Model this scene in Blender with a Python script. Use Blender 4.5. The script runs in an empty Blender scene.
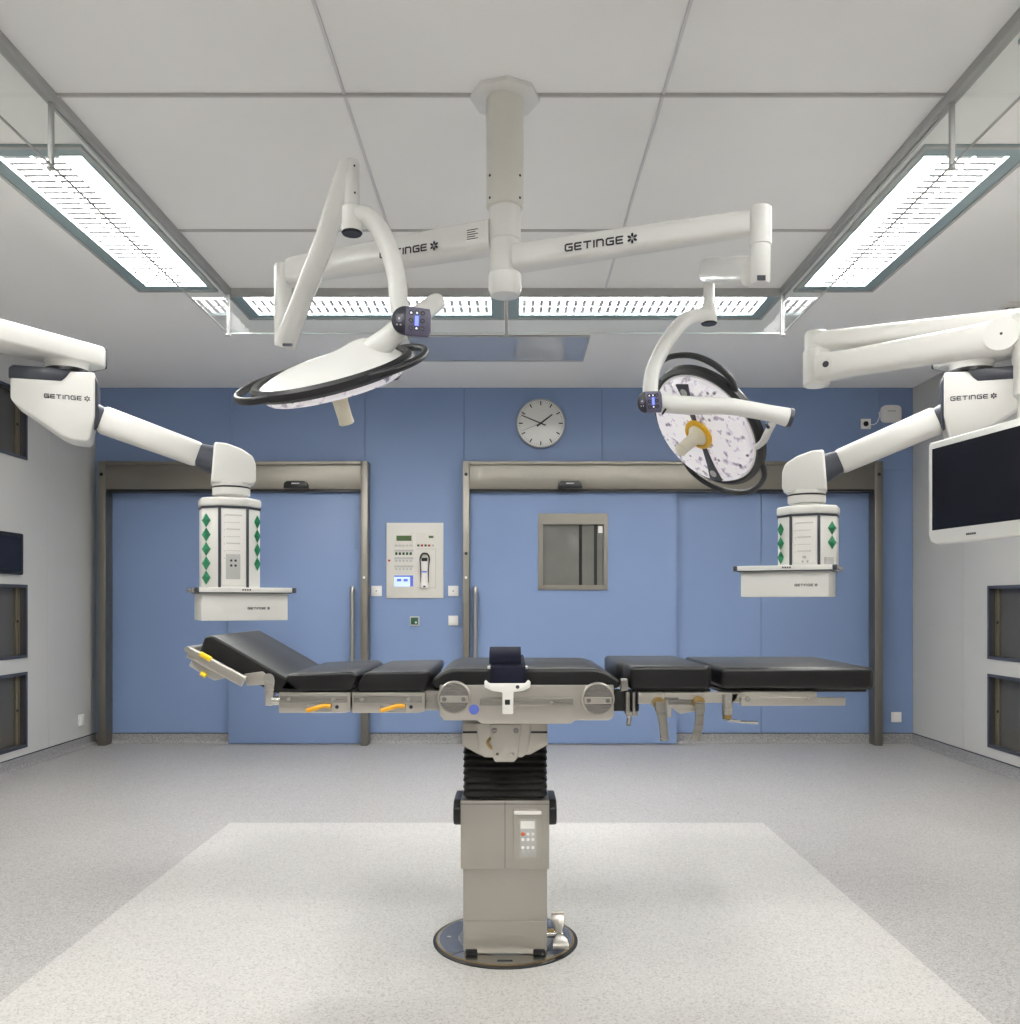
import bpy, bmesh, math, random
from mathutils import Vector, Matrix
random.seed(4)
S = bpy.context.scene
COL = S.collection
F, CX, CY, EYE = 880.0, 512.0, 603.0, 1.18
V = Vector
ZU = V((0, 0, 1))
def P(px, py, d):
    return V(((px - CX) * d / F, d, EYE + (CY - py) * d / F))
def X(px, d): return (px - CX) * d / F
def Zy(py, d): return EYE + (CY - py) * d / F
R = math.radians

SKY, LAMP, PLEN = 0.0, 37.5, 0.78
# ------------------------------------------------------------------ materials
def lin(c):
    c = c / 255.0
    return c / 12.92 if c <= 0.04045 else ((c + 0.055) / 1.055) ** 2.4
def rgb(r, g, b): return (lin(r), lin(g), lin(b), 1)
MATS = {}
def mat(name, col, rough=0.5, metal=0.0, spec=0.5, coat=0.0, bump=0.0, bscale=60, stretch=None,
        var=0.0, emit=None, estr=0.0):
    m = bpy.data.materials.new(name); m.use_nodes = True
    nt = m.node_tree; b = nt.nodes['Principled BSDF']
    b.inputs['Base Color'].default_value = col
    b.inputs['Roughness'].default_value = rough
    b.inputs['Metallic'].default_value = metal
    b.inputs['Specular IOR Level'].default_value = spec
    b.inputs['Coat Weight'].default_value = coat
    b.inputs['Coat Roughness'].default_value = 0.12
    if emit:
        b.inputs['Emission Color'].default_value = emit
        b.inputs['Emission Strength'].default_value = estr
    if bump or var:
        tc = nt.nodes.new('ShaderNodeTexCoord'); mp = nt.nodes.new('ShaderNodeMapping')
        nz = nt.nodes.new('ShaderNodeTexNoise')
        nt.links.new(tc.outputs['Object'], mp.inputs[0]); nt.links.new(mp.outputs[0], nz.inputs['Vector'])
        nz.inputs['Scale'].default_value = bscale; nz.inputs['Detail'].default_value = 3
        if stretch: mp.inputs['Scale'].default_value = stretch
        if bump:
            bp = nt.nodes.new('ShaderNodeBump'); bp.inputs['Strength'].default_value = bump
            bp.inputs['Distance'].default_value = 0.002
            nt.links.new(nz.outputs['Fac'], bp.inputs['Height']); nt.links.new(bp.outputs[0], b.inputs['Normal'])
        if var:
            cr = nt.nodes.new('ShaderNodeValToRGB')
            cr.color_ramp.elements[0].color = tuple(x * (1 - var) for x in col[:3]) + (1,)
            cr.color_ramp.elements[1].color = tuple(min(1, x * (1 + var)) for x in col[:3]) + (1,)
            cr.color_ramp.elements[0].position = 0.3; cr.color_ramp.elements[1].position = 0.7
            nt.links.new(nz.outputs['Fac'], cr.inputs[0]); nt.links.new(cr.outputs[0], b.inputs['Base Color'])
    MATS[name] = m
    return m
def speckle(name, base, dark, light, rough, scale=190, spec=0.4):
    m = bpy.data.materials.new(name); m.use_nodes = True
    nt = m.node_tree; b = nt.nodes['Principled BSDF']
    b.inputs['Roughness'].default_value = rough; b.inputs['Specular IOR Level'].default_value = spec
    tc = nt.nodes.new('ShaderNodeTexCoord')
    vo = nt.nodes.new('ShaderNodeTexVoronoi'); vo.inputs['Scale'].default_value = scale
    nt.links.new(tc.outputs['Object'], vo.inputs['Vector'])
    cr = nt.nodes.new('ShaderNodeValToRGB'); cr.color_ramp.interpolation = 'CONSTANT'
    e = cr.color_ramp.elements
    e[0].color = dark; e[0].position = 0
    e[1].color = base; e[1].position = 0.17
    k = e.new(0.80); k.color = light
    sp = nt.nodes.new('ShaderNodeSeparateColor')
    nt.links.new(vo.outputs['Color'], sp.inputs[0]); nt.links.new(sp.outputs[0], cr.inputs[0])
    nz = nt.nodes.new('ShaderNodeTexNoise'); nz.inputs['Scale'].default_value = 3
    nt.links.new(tc.outputs['Object'], nz.inputs['Vector'])
    mr = nt.nodes.new('ShaderNodeMapRange'); mr.inputs[3].default_value = 0.95; mr.inputs[4].default_value = 1.04
    nt.links.new(nz.outputs['Fac'], mr.inputs[0])
    mx = nt.nodes.new('ShaderNodeVectorMath'); mx.operation = 'SCALE'
    nt.links.new(cr.outputs[0], mx.inputs[0]); nt.links.new(mr.outputs[0], mx.inputs['Scale'])
    nt.links.new(mx.outputs[0], b.inputs['Base Color'])
    MATS[name] = m; return m
def steel(name, col, rough, stretch=(1, 1, 40), amt=0.10):
    m = mat(name, col, rough, 1.0)
    nt = m.node_tree; b = nt.nodes['Principled BSDF']
    tc = nt.nodes.new('ShaderNodeTexCoord'); mp = nt.nodes.new('ShaderNodeMapping')
    mp.inputs['Scale'].default_value = stretch
    nz = nt.nodes.new('ShaderNodeTexNoise'); nz.inputs['Scale'].default_value = 9; nz.inputs['Detail'].default_value = 4
    nt.links.new(tc.outputs['Object'], mp.inputs[0]); nt.links.new(mp.outputs[0], nz.inputs['Vector'])
    mr = nt.nodes.new('ShaderNodeMapRange'); mr.inputs[3].default_value = rough - amt; mr.inputs[4].default_value = rough + amt
    nt.links.new(nz.outputs['Fac'], mr.inputs[0]); nt.links.new(mr.outputs[0], b.inputs['Roughness'])
    return m
def thin_glass(name, tint, refl=0.06):
    m = bpy.data.materials.new(name); m.use_nodes = True
    nt = m.node_tree; nt.nodes.remove(nt.nodes['Principled BSDF'])
    out = nt.nodes['Material Output']
    t = nt.nodes.new('ShaderNodeBsdfTransparent'); t.inputs[0].default_value = tint
    g = nt.nodes.new('ShaderNodeBsdfGlossy'); g.inputs['Roughness'].default_value = 0.01
    fr = nt.nodes.new('ShaderNodeFresnel'); fr.inputs[0].default_value = 1.5
    mx = nt.nodes.new('ShaderNodeMixShader')
    ge = nt.nodes.new('ShaderNodeNewGeometry'); iv = nt.nodes.new('ShaderNodeMath'); iv.operation = 'SUBTRACT'; iv.inputs[0].default_value = 1
    mu = nt.nodes.new('ShaderNodeMath'); mu.operation = 'MULTIPLY'
    nt.links.new(ge.outputs['Backfacing'], iv.inputs[1]); nt.links.new(iv.outputs[0], mu.inputs[0]); nt.links.new(fr.outputs[0], mu.inputs[1])
    nt.links.new(mu.outputs[0], mx.inputs[0]); nt.links.new(t.outputs[0], mx.inputs[1]); nt.links.new(g.outputs[0], mx.inputs[2])
    nt.links.new(mx.outputs[0], out.inputs[0])
    MATS[name] = m; return m

WHITE = mat('white_enamel', rgb(227, 226, 222), 0.34, coat=0.2, bump=0.02, bscale=90)
LWHITE = mat('lamp_white_enamel', rgb(232, 231, 228), 0.28, coat=0.35, bump=0.015, bscale=80)
TUBEGREY = mat('ceiling_tube_paint', rgb(224, 222, 215), 0.5, bump=0.02)
CREAM = mat('sterile_handle_plastic', rgb(226, 220, 200), 0.4, bump=0.02)
DARKGREY = mat('anthracite_plastic', rgb(58, 62, 72), 0.4, bump=0.05)
BLACKPL = mat('black_plastic', rgb(20, 21, 23), 0.35, bump=0.05)
RUBBER = mat('black_rubber_bumper', rgb(27, 28, 31), 0.42, bump=0.08)
LEATHER = mat('black_upholstery', rgb(18, 18, 20), 0.33, spec=0.4, bump=0.12, bscale=420)
BELLOW = mat('black_bellows_cloth', rgb(13, 13, 14), 0.6, bump=0.2, bscale=300)
STRAP = mat('navy_webbing', rgb(18, 20, 36), 0.75, spec=0.15, bump=0.6, bscale=300, stretch=(1, 1, 3))
STEEL = steel('brushed_steel', (0.50, 0.475, 0.435, 1), 0.36)
STEELB = steel('polished_steel', (0.56, 0.545, 0.515, 1), 0.24)
RAILD = steel('satin_steel_dark_reflection', (0.36, 0.345, 0.32, 1), 0.3, (1, 1, 30))  # satin steel darkened to stand in for dark reflections
DISCST = steel('turned_steel', (0.30, 0.29, 0.275, 1), 0.28, (1, 1, 60))  # base darkened in place of dark reflections on discs and screws
DOORST = steel('door_frame_steel', (0.27, 0.252, 0.22, 1), 0.44, (40, 1, 1))
RAILST = steel('satin_steel_rail', (0.54, 0.515, 0.475, 1), 0.34, (1, 1, 30))
TRIM = mat('grey_metal_profile', rgb(172, 172, 171), 0.6, 0.0, bump=0.02)
JOINTM = mat('grey_joint_profile', rgb(186, 185, 185), 0.6, bump=0.02)
JOINTL = mat('pale_joint_profile', rgb(214, 213, 216), 0.6, bump=0.02)
LUMFR = mat('luminaire_frame_enamel', rgb(140, 158, 162), 0.35, bump=0.02)
BLUE = mat('blue_wall_panel', rgb(126, 147, 185), 0.42, spec=0.35, var=0.012, bscale=2)
GREYW = mat('grey_wall_panel', rgb(198, 197, 193), 0.5, spec=0.3, var=0.01, bscale=2)
FRONTW = mat('white_wall_paint', rgb(206, 205, 202), 0.6, spec=0.3, var=0.01, bscale=2)
SEAM = mat('dark_seam', rgb(62, 66, 78), 0.8, var=0.05)
GSEAM = mat('grey_seam', rgb(150, 150, 148), 0.8, var=0.05)
CEIL = mat('white_ceiling_paint', rgb(251, 250, 248), 0.85, spec=0.2, var=0.012, bscale=1.5)
FABRIC = mat('diffuser_fabric', rgb(236, 235, 233), 0.95, spec=0.1, var=0.025, bscale=1.6, stretch=(1, 1, 1))
def translucent(m):
    nt = m.node_tree; b = nt.nodes['Principled BSDF']; t = nt.nodes.new('ShaderNodeBsdfTranslucent'); t.inputs[0].default_value = rgb(236, 236, 236)
    mx = nt.nodes.new('ShaderNodeMixShader'); mx.inputs[0].default_value = 0.35
    nt.links.new(b.outputs[0], mx.inputs[1]); nt.links.new(t.outputs[0], mx.inputs[2]); nt.links.new(mx.outputs[0], nt.nodes['Material Output'].inputs[0])
translucent(FABRIC)
PLENUM = mat('added_plenum_glow', (1, 1, 1, 1), 0.5, emit=(1.0, 1.0, 1.0, 1), estr=PLEN)  # unseen glow added above the fabric to brighten canopy and room
FLOORG = speckle('grey_vinyl', rgb(170, 168, 166), rgb(148, 146, 144), rgb(184, 182, 180), 0.42)
FLOORL = speckle('pale_vinyl', rgb(194, 192, 188), rgb(174, 172, 168), rgb(203, 201, 197), 0.45)
SKIRT = speckle('grey_skirting_vinyl', rgb(148, 147, 147), rgb(122, 121, 121), rgb(166, 165, 164), 0.5)
GLASS = thin_glass('clear_glass', (0.97, 0.985, 0.98, 1))
GLEDGE = mat('painted_glass_edge_glint', rgb(226, 236, 232), 0.1, spec=0.8, var=0.01)  # pale colour painted in for light caught along the rear glass edge
DARKGL = mat('dark_glass', rgb(84, 82, 77), 0.08, spec=0.35, var=0.05, bscale=3)
DOORGL = mat('door_window_glass', rgb(112, 112, 107), 0.05, spec=0.6, var=0.06, bscale=6)
SCREENB = mat('unlit_screen', rgb(24, 25, 32), 0.2, spec=0.3, var=0.03, bscale=3)
MIRRP = mat('glossy_ceiling_glass', rgb(206, 212, 221), 0.02, 0.35, spec=0.8, var=0.01, bscale=2)
TUBE = mat('fluorescent_light', (1, 1, 1, 1), 0.5, emit=(1.0, 0.975, 0.94, 1), estr=LAMP)
LOUVRE = mat('louvre_aluminium', rgb(222, 224, 227), 0.35, 0.0, var=0.05)
TRAY = mat('reflector_white', rgb(235, 235, 232), 0.4, bump=0.02)
GREEN = mat('green_socket_plastic', rgb(20, 118, 78), 0.35, bump=0.05)
GREYPL = mat('grey_plastic', rgb(186, 186, 184), 0.45, bump=0.05)
PLATEW = mat('white_switch_plastic', rgb(240, 238, 234), 0.4, bump=0.03)
PRINTL = mat('pale_print', rgb(206, 205, 202), 0.5, bump=0.02)
PANELW = mat('control_panel_enamel', rgb(222, 219, 211), 0.4, bump=0.02)
LCDG = mat('green_lcd', rgb(64, 84, 48), 0.3, emit=rgb(64, 90, 45), estr=0.25)
LCDB = mat('blue_lcd', rgb(200, 220, 250), 0.3, emit=rgb(190, 215, 255), estr=0.55)
LCDD = mat('blue_lcd_header', rgb(86, 100, 190), 0.3, emit=rgb(86, 100, 200), estr=0.3)
PANELP = mat('keypad_violet_grey', rgb(86, 82, 104), 0.35, bump=0.03)
PANELN = mat('keypad_navy', rgb(30, 31, 46), 0.3, bump=0.03)
LEDBLUE = mat('blue_led_display', rgb(80, 90, 255), 0.3, emit=rgb(95, 110, 255), estr=2.2)
LEDWHITE = mat('white_led', rgb(240, 240, 255), 0.3, emit=rgb(235, 238, 255), estr=1.0)
YELLOW = mat('yellow_ring_plastic', rgb(222, 172, 22), 0.3, coat=0.3, bump=0.02)
ORANGE = mat('yellow_lever', rgb(232, 168, 40), 0.4, bump=0.03)
BRASS = mat('brass', rgb(160, 134, 84), 0.4, 0.7, bump=0.05)
BLUEDOT = mat('blue_sticker', rgb(92, 112, 205), 0.5, bump=0.02)
INK = mat('dark_print', rgb(46, 46, 56), 0.6, var=0.03)
REDB = mat('red_lamp_cap', rgb(170, 50, 44), 0.4, var=0.03)
DISCBL = mat('blue_grey_floor_plate', rgb(128, 134, 146), 0.25, 0.6, var=0.05, bscale=8)
DISCIN = mat('inner_floor_plate', rgb(150, 154, 162), 0.3, 0.5, var=0.04, bscale=8)
CLOCKF = mat('clock_dial', rgb(220, 219, 214), 0.12, spec=0.6, var=0.01, bscale=30)
NICHE = mat('niche_interior', rgb(70, 69, 66), 0.5, var=0.05)
BRASSY = mat('warm_metal_edge', rgb(120, 112, 96), 0.45, 0.3, bump=0.03)
def led_face():
    m = mat('led_lens_face', rgb(235, 233, 238), 0.12, spec=0.8)
    nt = m.node_tree; b = nt.nodes['Principled BSDF']
    tc = nt.nodes.new('ShaderNodeTexCoord')
    v1 = nt.nodes.new('ShaderNodeTexVoronoi'); v1.inputs['Scale'].default_value = 21
    v2 = nt.nodes.new('ShaderNodeTexNoise'); v2.inputs['Scale'].default_value = 30; v2.inputs['Detail'].default_value = 6
    nt.links.new(tc.outputs['Object'], v1.inputs['Vector']); nt.links.new(tc.outputs['Object'], v2.inputs['Vector'])
    r1 = nt.nodes.new('ShaderNodeValToRGB')
    e = r1.color_ramp.elements
    e[0].position = 0.06; e[0].color = rgb(70, 62, 74); e[1].position = 0.22; e[1].color = rgb(238, 234, 240)
    r2 = nt.nodes.new('ShaderNodeValToRGB')
    e = r2.color_ramp.elements
    e[0].position = 0.30; e[0].color = rgb(150, 145, 158); e[1].position = 0.47; e[1].color = (1, 1, 1, 1)
    mx = nt.nodes.new('ShaderNodeMix'); mx.data_type = 'RGBA'; mx.blend_type = 'MULTIPLY'
    mx.inputs[0].default_value = 1.0
    nt.links.new(v1.outputs['Distance'], r1.inputs[0]); nt.links.new(v2.outputs['Fac'], r2.inputs[0])
    nt.links.new(r1.outputs[0], mx.inputs[6]); nt.links.new(r2.outputs[0], mx.inputs[7])
    nt.links.new(mx.outputs[2], b.inputs['Base Color'])
    nt.links.new(mx.outputs[2], b.inputs['Emission Color']); b.inputs['Emission Strength'].default_value = 0.35
    bp = nt.nodes.new('ShaderNodeBump'); bp.inputs['Strength'].default_value = 0.6; bp.inputs['Distance'].default_value = 0.004
    nt.links.new(v1.outputs['Distance'], bp.inputs['Height']); nt.links.new(bp.outputs[0], b.inputs['Normal'])
    return m
LEDF = led_face()

# ------------------------------------------------------------------ mesh helpers
def frame(o, x, y, z):
    x, y, z = V(x).normalized(), V(y).normalized(), V(z).normalized()
    return Matrix(((x.x, y.x, z.x, o[0]), (x.y, y.y, z.y, o[1]), (x.z, y.z, z.z, o[2]), (0, 0, 0, 1)))
def T(x, y, z): return Matrix.Translation((x, y, z))
class MB:
    def __init__(s): s.v = []; s.f = []; s.m = []; s.mi = 0
    def raw(s, verts, faces, M=None):
        n = len(s.v)
        for p in verts:
            p = V(p); s.v.append(M @ p if M else p)
        for f in faces:
            s.f.append([i + n for i in f]); s.m.append(s.mi)
        return s
    def bm(s, b, M=None):
        b.verts.index_update()
        s.raw([v.co.copy() for v in b.verts], [[v.index for v in f.verts] for f in b.faces], M); b.free(); return s
    def box(s, c, size, M=None, bev=0.0, seg=2):
        b = bmesh.new(); bmesh.ops.create_cube(b, size=1)
        for v in b.verts: v.co = V((v.co.x * size[0] + c[0], v.co.y * size[1] + c[1], v.co.z * size[2] + c[2]))
        if bev: bmesh.ops.bevel(b, geom=b.edges[:], offset=min(bev, min(size) * 0.49), segments=seg, affect='EDGES', profile=0.5, clamp_overlap=True)
        return s.bm(b, M)
    def span(s, a, c, bev=0.0, M=None, seg=2):
        return s.box([(a[i] + c[i]) / 2 for i in range(3)], [abs(c[i] - a[i]) for i in range(3)], M, bev, seg)
    def prism(s, pts, d0, d1, M=None, bev=0.0, seg=2):
        b = bmesh.new()
        lo = [b.verts.new((p[0], p[1], d0)) for p in pts]; hi = [b.verts.new((p[0], p[1], d1)) for p in pts]
        n = len(pts)
        b.faces.new(lo[::-1]); b.faces.new(hi)
        for i in range(n): b.faces.new((lo[i], lo[(i + 1) % n], hi[(i + 1) % n], hi[i]))
        bmesh.ops.recalc_face_normals(b, faces=b.faces[:])
        if bev: bmesh.ops.bevel(b, geom=b.edges[:], offset=bev, segments=seg, affect='EDGES', profile=0.5, clamp_overlap=True)
        return s.bm(b, M)
    def lathe(s, prof, M=None, n=32, caps=True):
        vs, fs = [], []
        for r, z in prof:
            for i in range(n):
                a = 2 * math.pi * i / n; vs.append((r * math.cos(a), r * math.sin(a), z))
        for k in range(len(prof) - 1):
            for i in range(n):
                j = (i + 1) % n
                fs.append((k * n + i, k * n + j, (k + 1) * n + j, (k + 1) * n + i))
        if caps:
            fs.append(tuple(range(n))[::-1]); fs.append(tuple((len(prof) - 1) * n + i for i in range(n)))
        return s.raw(vs, fs, M)
    def cyl(s, a, b, r, n=24, r2=None, bev=0.0):
        a, b = V(a), V(b); d = (b - a); L = d.length; z = d.normalized()
        x = z.orthogonal().normalized(); y = z.cross(x)
        r2 = r if r2 is None else r2
        pr = [(r, 0), (r2, L)]
        if bev: pr = [(r - bev, 0), (r, bev), (r2, L - bev), (r2 - bev, L)]
        return s.lathe(pr, frame(a, x, y, z), n)
    def tube(s, pts, rad, n=16, caps=True, up=None, sq=None):
        pts = [V(p) for p in pts]; k = len(pts)
        if not isinstance(rad, list): rad = [rad] * k
        if len(rad) != k:
            rr0 = [q if isinstance(q, tuple) else (q, q) for q in rad]; rad = []
            for i in range(k):
                f = i * (len(rr0) - 1) / (k - 1); j = min(int(f), len(rr0) - 2); w = f - j
                rad.append((rr0[j][0] * (1 - w) + rr0[j + 1][0] * w, rr0[j][1] * (1 - w) + rr0[j + 1][1] * w))
        ref = None; vs, fs = [], []
        for i, p in enumerate(pts):
            t = ((pts[min(i + 1, k - 1)] - pts[i]).normalized() + (pts[i] - pts[max(i - 1, 0)]).normalized()).normalized()
            if ref is None: ref = (V(up) if up else t.orthogonal())
            x = (ref - t * ref.dot(t)).normalized(); y = t.cross(x); ref = x
            ra, rb = rad[i] if isinstance(rad[i], (tuple, list)) else (rad[i], rad[i])
            for j in range(n):
                a = 2 * math.pi * (j + 0.5) / n; c, q = math.cos(a), math.sin(a)
                if sq:
                    c = math.copysign(abs(c) ** sq, c); q = math.copysign(abs(q) ** sq, q)
                vs.append(p + x * (ra * c) + y * (rb * q))
        for i in range(k - 1):
            for j in range(n):
                q = (j + 1) % n
                fs.append((i * n + j, i * n + q, (i + 1) * n + q, (i + 1) * n + j))
        if caps: fs.append(tuple(range(n))[::-1]); fs.append(tuple((k - 1) * n + j for j in range(n)))
        return s.raw(vs, fs)
    def build(s, name, mats, parent=None, ang=35):
        me = bpy.data.meshes.new(name)
        if parent is not None:
            off = V((0, 0, 0)); o = parent
            while o: off += o.location; o = o.parent
            loc = V((0, 0, 0))
        else:
            xs = [v.x for v in s.v]; ys = [v.y for v in s.v]; zs = [v.z for v in s.v]
            off = V(((min(xs) + max(xs)) / 2, (min(ys) + max(ys)) / 2, min(zs))); loc = off.copy()
        me.from_pydata([tuple(v - off) for v in s.v], [], s.f)
        b = bmesh.new(); b.from_mesh(me); bmesh.ops.recalc_face_normals(b, faces=b.faces[:]); b.to_mesh(me); b.free()
        for mm in (mats if isinstance(mats, (list, tuple)) else [mats]): me.materials.append(mm)
        for p, mi in zip(me.polygons, s.m): p.material_index = mi; p.use_smooth = True
        me.set_sharp_from_angle(angle=R(ang)); me.update()
        o = bpy.data.objects.new(name, me); COL.objects.link(o); o.location = loc
        if parent is not None: o.parent = parent
        return o
def tag(o, label, cat, group=None, kind=None):
    o['label'] = label; o['category'] = cat
    if group: o['group'] = group
    if kind: o['kind'] = kind
    return o
def thing(name, loc, label, cat, group=None, kind=None):
    o = bpy.data.objects.new(name, None); COL.objects.link(o); o.location = loc; o.empty_display_size = 0.1
    return tag(o, label, cat, group, kind)
def copy_tree(o, parent=None):
    c = o.copy(); COL.objects.link(c)
    if parent: c.parent = parent
    for ch in list(o.children): copy_tree(ch, c)
    return c
def cells(u0, u1, v0, v1, holes):
    us = sorted({u0, u1} | {h[i] for h in holes for i in (0, 1)}); vs = sorted({v0, v1} | {h[i] for h in holes for i in (2, 3)})
    us = [u for u in us if u0 <= u <= u1]; vs = [v for v in vs if v0 <= v <= v1]
    out = []
    for a, b in zip(us, us[1:]):
        for c, d in zip(vs, vs[1:]):
            m, n = (a + b) / 2, (c + d) / 2
            if not any(h[0] < m < h[1] and h[2] < n < h[3] for h in holes): out.append((a, b, c, d))
    return out
def spline(pts, k=8):
    pts = [V(p) for p in pts]; out = []
    for i in range(len(pts) - 1):
        p0, p1, p2, p3 = pts[max(i - 1, 0)], pts[i], pts[i + 1], pts[min(i + 2, len(pts) - 1)]
        for j in range(k):
            t = j / k
            out.append(0.5 * ((2 * p1) + (p2 - p0) * t + (2 * p0 - 5 * p1 + 4 * p2 - p3) * t * t + (3 * p1 - p0 - 3 * p2 + p3) * t ** 3))
    out.append(pts[-1]); return out

# lettering: rounded wide capitals drawn as strokes, and the six-petalled mark
GL = {'G': (1.15, [[(1.1, 1), (.18, 1), (0, .82), (0, .18), (.18, 0), (1.1, 0), (1.1, .5), (.6, .5)]]),
      'E': (1.05, [[(1, 1), (.12, 1), (0, .88), (0, .12), (.12, 0), (1, 0)], [(0, .5), (.92, .5)]]),
      'T': (1.15, [[(0, 1), (1.1, 1)], [(.55, 1), (.55, 0)]]),
      'I': (0.12, [[(0.06, 1), (0.06, 0)]]),
      'N': (1.1, [[(0, 0), (0, 1), (.82, 1), (1.0, .8), (1.0, 0)]])}
def lettering(mb, txt, o, xd, yd, width, mark=True, th=0.25):
    """letters running along xd from o (lower left), total width as given"""
    tot = sum(GL[c][0] for c in txt) + 0.42 * (len(txt) - 1) + (2.35 if mark else 0)
    h = width / tot
    zd = V(xd).cross(V(yd)); M = frame(o, xd, yd, zd)
    x = 0.0
    for c in txt:
        w, st = GL[c]
        for pl in st:
            for a, b in zip(pl, pl[1:]):
                a, b = V((a[0] + x, a[1], 0)) * h, V((b[0] + x, b[1], 0)) * h
                d = (b - a).normalized(); e = d * th * h * 0.35; nn = V((-d.y, d.x, 0)) * th * h / 2
                q = [a - e - nn, b + e - nn, b + e + nn, a - e + nn]
                mb.prism([(p.x, p.y) for p in q], -0.0005, 0.0008, M)
        x += w + 0.42
    if mark:
        cx, cy = (x + 1.05) * h, 0.5 * h
        for k in range(6):
            a = R(90 + 60 * k); d = V((math.cos(a), math.sin(a))); n = V((-d.y, d.x))
            q = [V((cx, cy)) + d * 0.12 * h, V((cx, cy)) + d * 0.45 * h - n * .2 * h, V((cx, cy)) + d * .82 * h - n * .12 * h,
                 V((cx, cy)) + d * .82 * h + n * .12 * h, V((cx, cy)) + d * 0.45 * h + n * .2 * h]
            mb.prism([(p.x, p.y) for p in q], -0.0005, 0.0008, M)
    return h

# ------------------------------------------------------------------ room
XL, XR, YB, YF, H = -3.505, 3.373, 7.40, -1.25, 2.99
def struct(o, label, cat): return tag(o, label, cat, kind='structure')
m = MB(); m.span((XL - .2, YF - .2, -.1), (XR + .2, YB + .2, 0)); struct(m.build('floor', FLOORG), 'grey speckled vinyl floor of the whole operating room', 'floor')
m = MB(); m.span((-1.513, 1.44, 0.0002), (1.345, 4.72, 0.0016)); struct(m.build('floor_inlay', FLOORL), 'pale speckled vinyl rectangle set into the grey floor under the table', 'floor')
# canopy and luminaires
CXL, CXR, CYB, CYF = -1.647, 1.572, 5.105, 1.19
LW, LD = 1.62, 0.46
lum = [(-1.93, 4.28, 90), (1.857, 4.28, 90), (-0.857, 5.358, 0), (0.775, 5.358, 0), (-1.93, 2.02, 90), (1.857, 2.02, 90), (-0.857, .91, 180), (0.775, .91, 180)]  # the last four are unseen, added for the light they give
holes = [(CXL + .004, CXR - .004, CYF + .004, CYB - .004)]
for x, y, r in lum:
    a, b = (LW - .03, LD - .03) if r != 90 else (LD - .03, LW - .03)
    holes.append((x - a / 2, x + a / 2, y - b / 2, y + b / 2))
m = MB()
for a, b, c, d in cells(XL - .2, XR + .2, YF - .2, YB + .2, holes): m.span((a, c, H), (b, d, H + .12))
m.mi = 1; m.span((XL - .2, YF - .2, H + .5), (XR + .2, YB + .2, H + .54))
for a, b, c, d in cells(CXL - .06, CXR + .06, CYF - .06, CYB + .06, [(CXL + .01, CXR - .01, CYF + .01, CYB - .01)]): m.span((a, c, H + .12), (b, d, H + .5))
struct(m.build('ceiling', [CEIL, CEIL]), 'white ceiling around the grey framed air canopy', 'ceiling')
# back wall: blue panels with narrow dark joints
m = MB(); m.mi = 1; m.span((XL - .2, YB + .012, 0), (XR + .2, YB + .2, H)); m.mi = 0
g = .0022
top = [XL] + [X(p, YB) for p in (232, 365, 464, 602, 740, 879)] + [XR]
for i, (a, b) in enumerate(zip(top, top[1:])): m.span((a + g, YB, 0 if i == 2 else 2.30), (b - g, YB + .02, H))
bot = [XL] + [X(p, YB) for p in (365, 463.5, 761)] + [XR]
for i, (a, b) in enumerate(zip(bot, bot[1:])):
  if i != 1: m.span((a + g, YB, 0), (b - g, YB + .02, 2.297))
struct(m.build('wall_back', [BLUE, SEAM]), 'blue panelled rear wall with two sliding doors', 'wall')
# side walls with glazed recesses
LN = [(5.72, 6.347, 2.222, 2.69), (5.72, 6.347, .798, 1.30), (5.72, 6.347, .152, .672)]
RN = [(5.6, 6.223, .797, 1.29), (5.6, 6.223, .172, .668)]
for side, x0, s_, nich, seam in (('left', XL, -1, LN, 6.66), ('right', XR, 1, RN, 6.58)):
    m = MB()
    for a, b, c, d in cells(YF - .2, YB + .1, 0, H, nich + [(seam - .002, seam + .002, 0, H)]): m.span((x0, a, c), (x0 + s_ * .18, b, d))
    m.mi = 1; m.span((x0 + s_ * .006, seam - .01, 0), (x0 + s_ * .02, seam + .01, H))
    struct(m.build('wall_' + side, [GREYW, GSEAM]), 'grey panelled %s side wall with dark glazed recesses' % side, 'wall')
m = MB(); m.span((XL - .2, YF - .2, 0), (XR + .2, YF, H)); struct(m.build('wall_front', FRONTW), 'plain white wall facing the blue doors', 'wall')
# coved skirting
def skirt(name, a, b, inward, label):
    a, b = V(a), V(b); d = (b - a).normalized(); n = V(inward)
    prof = [(0, 0), (.035, 0), (.02, .006), (.012, .016), (.009, .03), (.009, .082), (0, .086)]
    m = MB(); m.prism(prof, 0, (b - a).length, frame(a, n, ZU, d) if n.cross(ZU).dot(d) > 0 else frame(a, n, ZU, d))
    m.mi = 1; m.span((-.001, .084, 0), (.011, .089, (b - a).length), M=frame(a, n, ZU, d))
    struct(m.build(name, [SKIRT, SEAM]), label, 'skirting')
skirt('baseboard_back', (XL, YB, 0), (XR, YB, 0), (0, -1, 0), 'speckled grey coved skirting below the blue wall')
skirt('baseboard_left', (XL, YF, 0), (XL, YB - .012, 0), (1, 0, 0), 'speckled grey coved skirting along the left wall')
skirt('baseboard_right', (XR, YF, 0), (XR, YB - .012, 0), (-1, 0, 0), 'speckled grey coved skirting along the right wall')

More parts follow.
